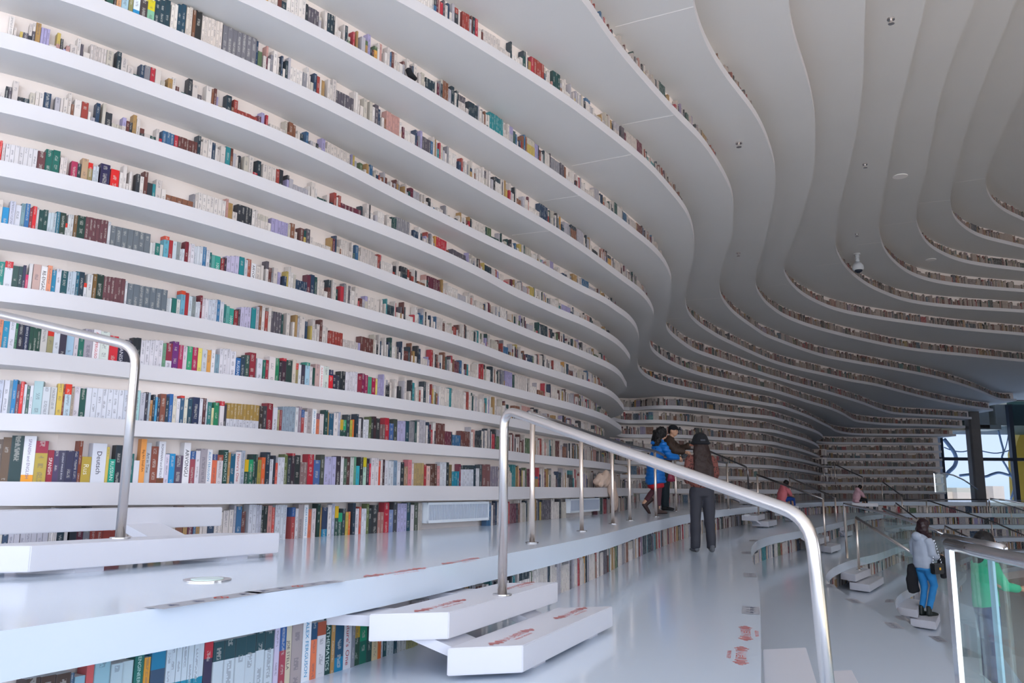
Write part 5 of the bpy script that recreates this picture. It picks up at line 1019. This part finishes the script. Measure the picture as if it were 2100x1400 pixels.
def sticker(px, hh, dirv, L, Wd, label, icons):
    o = unp(*px, hh); u = Vector((dirv[0], dirv[1], 0)).normalized(); v = Vector((-u.y, u.x, 0)); bm = bmesh.new()
    z = Vector((0, 0, .002)); q = [bm.verts.new(o+u*a+v*b+z) for a, b in ((-L/2, -Wd/2), (L/2, -Wd/2), (L/2, Wd/2), (-L/2, Wd/2))]; bm.faces.new(q).material_index = 0
    for i, mi in enumerate(icons):
        c = o+u*(L*((i+.7)/(len(icons)+.4)-.5))+z*1.8; r = Wd*.3
        if mi == 2:
            for a in range(16):
                a0, a1 = 2*math.pi*a/16, 2*math.pi*(a+1)/16
                f = bm.faces.new([bm.verts.new(c+(u*math.cos(x)+v*math.sin(x))*k) for x, k in ((a0, r), (a1, r), (a1, r*.75), (a0, r*.75))]); f.material_index = 2
            f = bm.faces.new([bm.verts.new(c+u*x+v*y) for x, y in ((-r*.6, -r*.75), (-r*.4, -r*.85), (r*.7, r*.6), (r*.5, r*.75))]); f.material_index = 2
        else:
            for dx, dy, w_, hh2 in ((0, 0, .5, .12), (0, .35, .12, .5), (-.3, -.35, .3, .12), (.35, -.4, .12, .4)):
                f = bm.faces.new([bm.verts.new(c+u*(dx+sx*w_)*r+v*(dy+sy*hh2)*r) for sx, sy in ((-1, -1), (1, -1), (1, 1), (-1, 1))]); f.material_index = 1
    tag(obj('floor_sticker', bm, [M_tape, M_ink, M_red]), label, 'sticker', 'floor stickers')
def edir(a, b, hh): p, q = unp(*a, hh), unp(*b, hh); return (q.x-p.x, q.y-p.y)
sticker((430, 1230), -h, edir((355, 1240), (600, 1202), -h), .55, .10, 'grey strip sticker with small symbols on the terrace edge below the floor uplight', (1, 1, 2, 1))
sticker((610, 1203), -h, edir((525, 1214), (700, 1190), -h), .55, .09, 'grey strip sticker with symbols on the terrace edge before the red warnings', (1, 1, 2, 1, 1))
def warn_floor(px, a, b, hh, L, label, flip=False):
    o = unp(*px, hh); d = edir(a, b, hh); u = Vector((d[0], d[1], 0)).normalized(); v = Vector((-u.y, u.x, 0)); bm = bmesh.new(); decal_text(bm, o, u if not flip else -u, v if not flip else -v, L)
    tag(obj('floor_sticker', bm, M_red), label, 'sticker', 'red step warnings')
warn_floor((812, 1173), (745, 1183), (880, 1163), -h, .55, 'red step warning lettering on the upper terrace edge, first one past the strip stickers')
warn_floor((945, 1150), (880, 1162), (1000, 1140), -h, .5, 'red step warning lettering on the upper terrace edge before the thin rail posts')
warn_floor((1529, 1298), (1531, 1325), (1529, 1270), -2*h, .55, 'red step warning on the lower terrace edge, the one further from the camera')
warn_floor((1520, 1343), (1519, 1372), (1522, 1320), -2*h, .52, 'red step warning on the lower terrace edge, the one nearer the step blocks', True)
for px, a, b, hh, lab in (((1540, 1251), (1540, 1275), (1541, 1230), -2*h, 'grey printed sticker on the lower terrace edge above the red warnings'), ((1538, 1179), (1540, 1190), (1536, 1170), -2*h, 'grey printed sticker on the lower terrace edge near the curve'), ((1530, 1133), (1531, 1137), (1529, 1129), -2*h, 'small grey sticker where the lower terrace edge turns'),
  ((1752, 1232), (1735, 1222), (1770, 1241), -3*h, 'grey sticker on the third terrace edge by the glass stair'), ((1833, 1282), (1815, 1270), (1852, 1296), -3*h, 'grey sticker with dark lines on the third terrace edge'), ((1703, 1201), (1697, 1194), (1710, 1208), -3*h, 'grey sticker at the bend of the third terrace edge'),
  ((1824, 1232), (1822, 1240), (1826, 1224), -4*h, 'grey sticker beside the step blocks of the girl in jeans'), ((1849, 1267), (1837, 1259), (1860, 1275), -4*h, 'grey sticker on the edge below the girl in jeans'), ((1545, 1108), (1541, 1112), (1550, 1104), -2*h, 'thin grey sticker beyond the curve of the lower terrace'), ((1924, 1310), (1905, 1298), (1945, 1322), -4*h, 'long grey sticker on the edge beside the big glass balustrade')):
    sticker(px, hh, edir(a, b, hh), .42, .13, lab, (1, 1, 1))
# ceiling camera
top = unp(1757.5, 520, 15*h+.01-.115); q = ray(1759, 559, top.y); Lc = top.z-q.z
root = empty('security_camera', top, 'white security camera hanging from the curving ceiling on a ribbed stem', 'camera')
bm = bmesh.new(); tube(bm, [top, top-Vector((0, 0, .03))], .09, 16); tube(bm, [top-Vector((0, 0, .03)), top-Vector((0, 0, Lc*.5))], .045, 12)
for i in range(5): z = top-Vector((0, 0, .05+Lc*.09*i)); tube(bm, [z, z-Vector((0, 0, .02))], .065, 12)
obj('stem', bm, mat('camera_white', 'c9ccd2', .35), root, True)
bm = bmesh.new(); tube(bm, [top-Vector((0, 0, Lc*k)) for k in (.46, .52, .62, .8, .9, .95)], [.06, .11, .15, .16, .12, .06], 16); obj('housing', bm, MATS['camera_white'], root, True)
bm = bmesh.new(); tube(bm, [top-Vector((0, .02, Lc*k)) for k in (.88, .95, 1.02)], [.12, .10, .04], 14); obj('lens', bm, M_dark, root, True)
for i, (px, k) in enumerate((((1827, 38), 14), ((1515, 292), 12), ((1774, 336), 14), ((1514, 518), 12), ((1757, 479), 15))):
    p = unp(*px, k*h+.01-.115); bm = bmesh.new(); tube(bm, [p, p-Vector((0, 0, .02)), p-Vector((0, 0, .021)), p-Vector((0, 0, .07))], [.05, .05, .02, .02], 10); tube(bm, [p-Vector((0, 0, .07)), p-Vector((0, 0, .078))], .04, 10)
    tag(obj('sprinkler', bm, M_steel), ['small steel ceiling sprinkler, the highest in the photo', 'small steel ceiling sprinkler above the tier where it curves round', 'small steel sprinkler beside the pale oval ceiling spot', 'small steel sprinkler under the tier with the sharp bend', 'tiny sprinkler just above the security camera'][i], 'sprinkler', 'ceiling sprinklers')
for i, (px, k) in enumerate((((1846, 361), 15), ((1909, 532), 16))):
    p = unp(*px, k*h+.01-.115); bm = bmesh.new(); tube(bm, [p, p-Vector((0, 0, .015))], .15, 24)
    tag(obj('ceiling_speaker', bm, M_line), ['round flush speaker in the ceiling above the security camera', 'round flush ceiling speaker between the bookshelf tiers'][i], 'speaker', 'flush ceiling speakers')
# pale joints across soffits: (px from, px to, level)
for i, (a, b, k) in enumerate((((1276, 256), (1381, 236), 11), ((1173, 340), (1294, 317), 10), ((1113, 412), (1188, 401), 9), ((1262, 55), (1422, 14), 12), ((1050, 482), (1128, 473), 8), ((1813, 462), (1879, 454), 16), ((1884, 417), (1949, 410), 17), ((1960, 374), (2021, 366), 18), ((1758, 502), (1806, 497), 15), ((1675, 545), (1725, 539), 14), ((1575, 587), (1613, 583), 13), ((1407, 616), (1475, 611), 11), ((1370, 654), (1413, 651), 10))):
    p, q = unp(*a, k*h+.01-.115), unp(*b, k*h+.01-.115); t = (q-p).normalized(); n = Vector((-t.y, t.x, 0))*.006; bm = bmesh.new()
    prism(bm, [p-n, q-n, q+n, p+n], p.z-.002, p.z); tag(obj('trim_%d' % (i+1), bm, M_line), None, None, None, 'structure')
# --- beige coat thrown over the first ledge
PF = Path(FRONT[0]); sc_ = s_at_x(PF, 1243, ZC); a = PF.at(sc_); t = (PF.at(sc_+.1)-PF.at(sc_-.1)).normalized(); n = Vector((t.y, -t.x)); zt = ZC+.01
def L(u, v, z): return Vector((a.x+t.x*u+n.x*v, a.y+t.y*u+n.y*v, zt+z))
bm = bmesh.new(); rr = random.Random(5)
for i in range(16):
    u = rr.uniform(-.26, .22); v = rr.uniform(-.16, 0); z = rr.uniform(.03, .24)*(1-abs(u)/.5); etube(bm, [L(u-.12, v, z), L(u, v+.03, z+.07), L(u+.12, v-.02, z+.02)], [.045, .065, .04], 10)
for k in range(3): etube(bm, [L(.05+.09*k, -.05, .18), L(.14+.08*k, .05, .04), L(.2+.08*k, .07, -.14), L(.26+.06*k, .07, -.3-.05*(k == 1)), L(.26+.05*k, .07, -.40)], [.07, .075, .065, .06, .035], 12)
tag(link('coat', melt(bm, .014, 5, lambda co: .022*noise.noise(Vector(co)*9)), mat('beige_wool', 'cdb4a4', .9)), 'crumpled beige coat with a fur collar thrown over the first ledge', 'coat')
# --- the small dark thing high on a ledge
PF = Path(FRONT[9]); sc_ = s_at_x(PF, 846, ZC+9*h); a = PF.at(sc_); t = (PF.at(sc_+.1)-PF.at(sc_-.1)).normalized(); n = Vector((t.y, -t.x)); zt = ZC+9*h+.01
toy = empty('stuffed_toy', L(0, -.03, 0), 'small black and pink stuffed toy lying on a high ledge', 'toy')
bm = bmesh.new(); etube(bm, [L(-.05, -.02, .10), L(-.03, -.01, .05), L(.05, 0, .025)], [.03, .035, .02], 12); obj('body', bm, MATS['black_cloth'], toy, True)
bm = bmesh.new(); etube(bm, [L(.0, -.04, .04), L(.05, -.04, .04)], [.03, .022], 12); obj('head', bm, mat('toy_pink', 'd8a0a0', .8), toy, True)
SUN = 15.0
# ---------------------------------------------------------------- camera, light
cam = bpy.data.cameras.new('camera'); co = bpy.data.objects.new('camera', cam); C.objects.link(co)
cam.sensor_width = 36; cam.lens = F_/2100*36; cam.clip_end = 400; cam.clip_start = .05
Rm = Matrix((CR, CU, -_fw)).transposed(); co.matrix_world = Matrix.Translation((0, 0, ZC)) @ Rm.to_4x4(); SC.camera = co
w = bpy.data.worlds.new('World'); SC.world = w; w.use_nodes = True; nt = w.node_tree; bg = nt.nodes['Background']
tcn = nt.nodes.new('ShaderNodeTexCoord'); sep = nt.nodes.new('ShaderNodeSeparateXYZ'); rp = nt.nodes.new('ShaderNodeValToRGB')
nt.links.new(tcn.outputs['Generated'], sep.inputs[0]); nt.links.new(sep.outputs[2], rp.inputs[0]); nt.links.new(rp.outputs[0], bg.inputs[0])
rp.color_ramp.elements[0].position = 0; rp.color_ramp.elements[0].color = (.78, .86, .92, 1); rp.color_ramp.elements[1].position = .5; rp.color_ramp.elements[1].color = (.55, .70, 1, 1)
e = rp.color_ramp.elements.new(.02); e.color = (.88, .92, 1, 1)
bg.inputs[1].default_value = 3.5
sl = bpy.data.lights.new('sun', 'SUN'); sl.energy = SUN; sl.angle = .03; sl.color = (1, .87, .74); so = bpy.data.objects.new('sun', sl); C.objects.link(so)
so.rotation_euler = Vector((.35, 1, -.85)).to_track_quat('-Z', 'Y').to_euler(); so.location = (5, -15, 20)
SC.cycles.use_denoising = True
SC.cycles.max_bounces = 8; SC.cycles.diffuse_bounces = 5; SC.cycles.glossy_bounces = 4; SC.cycles.transparent_max_bounces = 16
SC.cycles.sample_clamp_indirect = 6
SC.view_settings.view_transform = 'Standard'; SC.view_settings.look = 'None'; SC.view_settings.gamma = 1; SC.view_settings.use_curve_mapping = False
SC.view_settings.exposure = 0.16
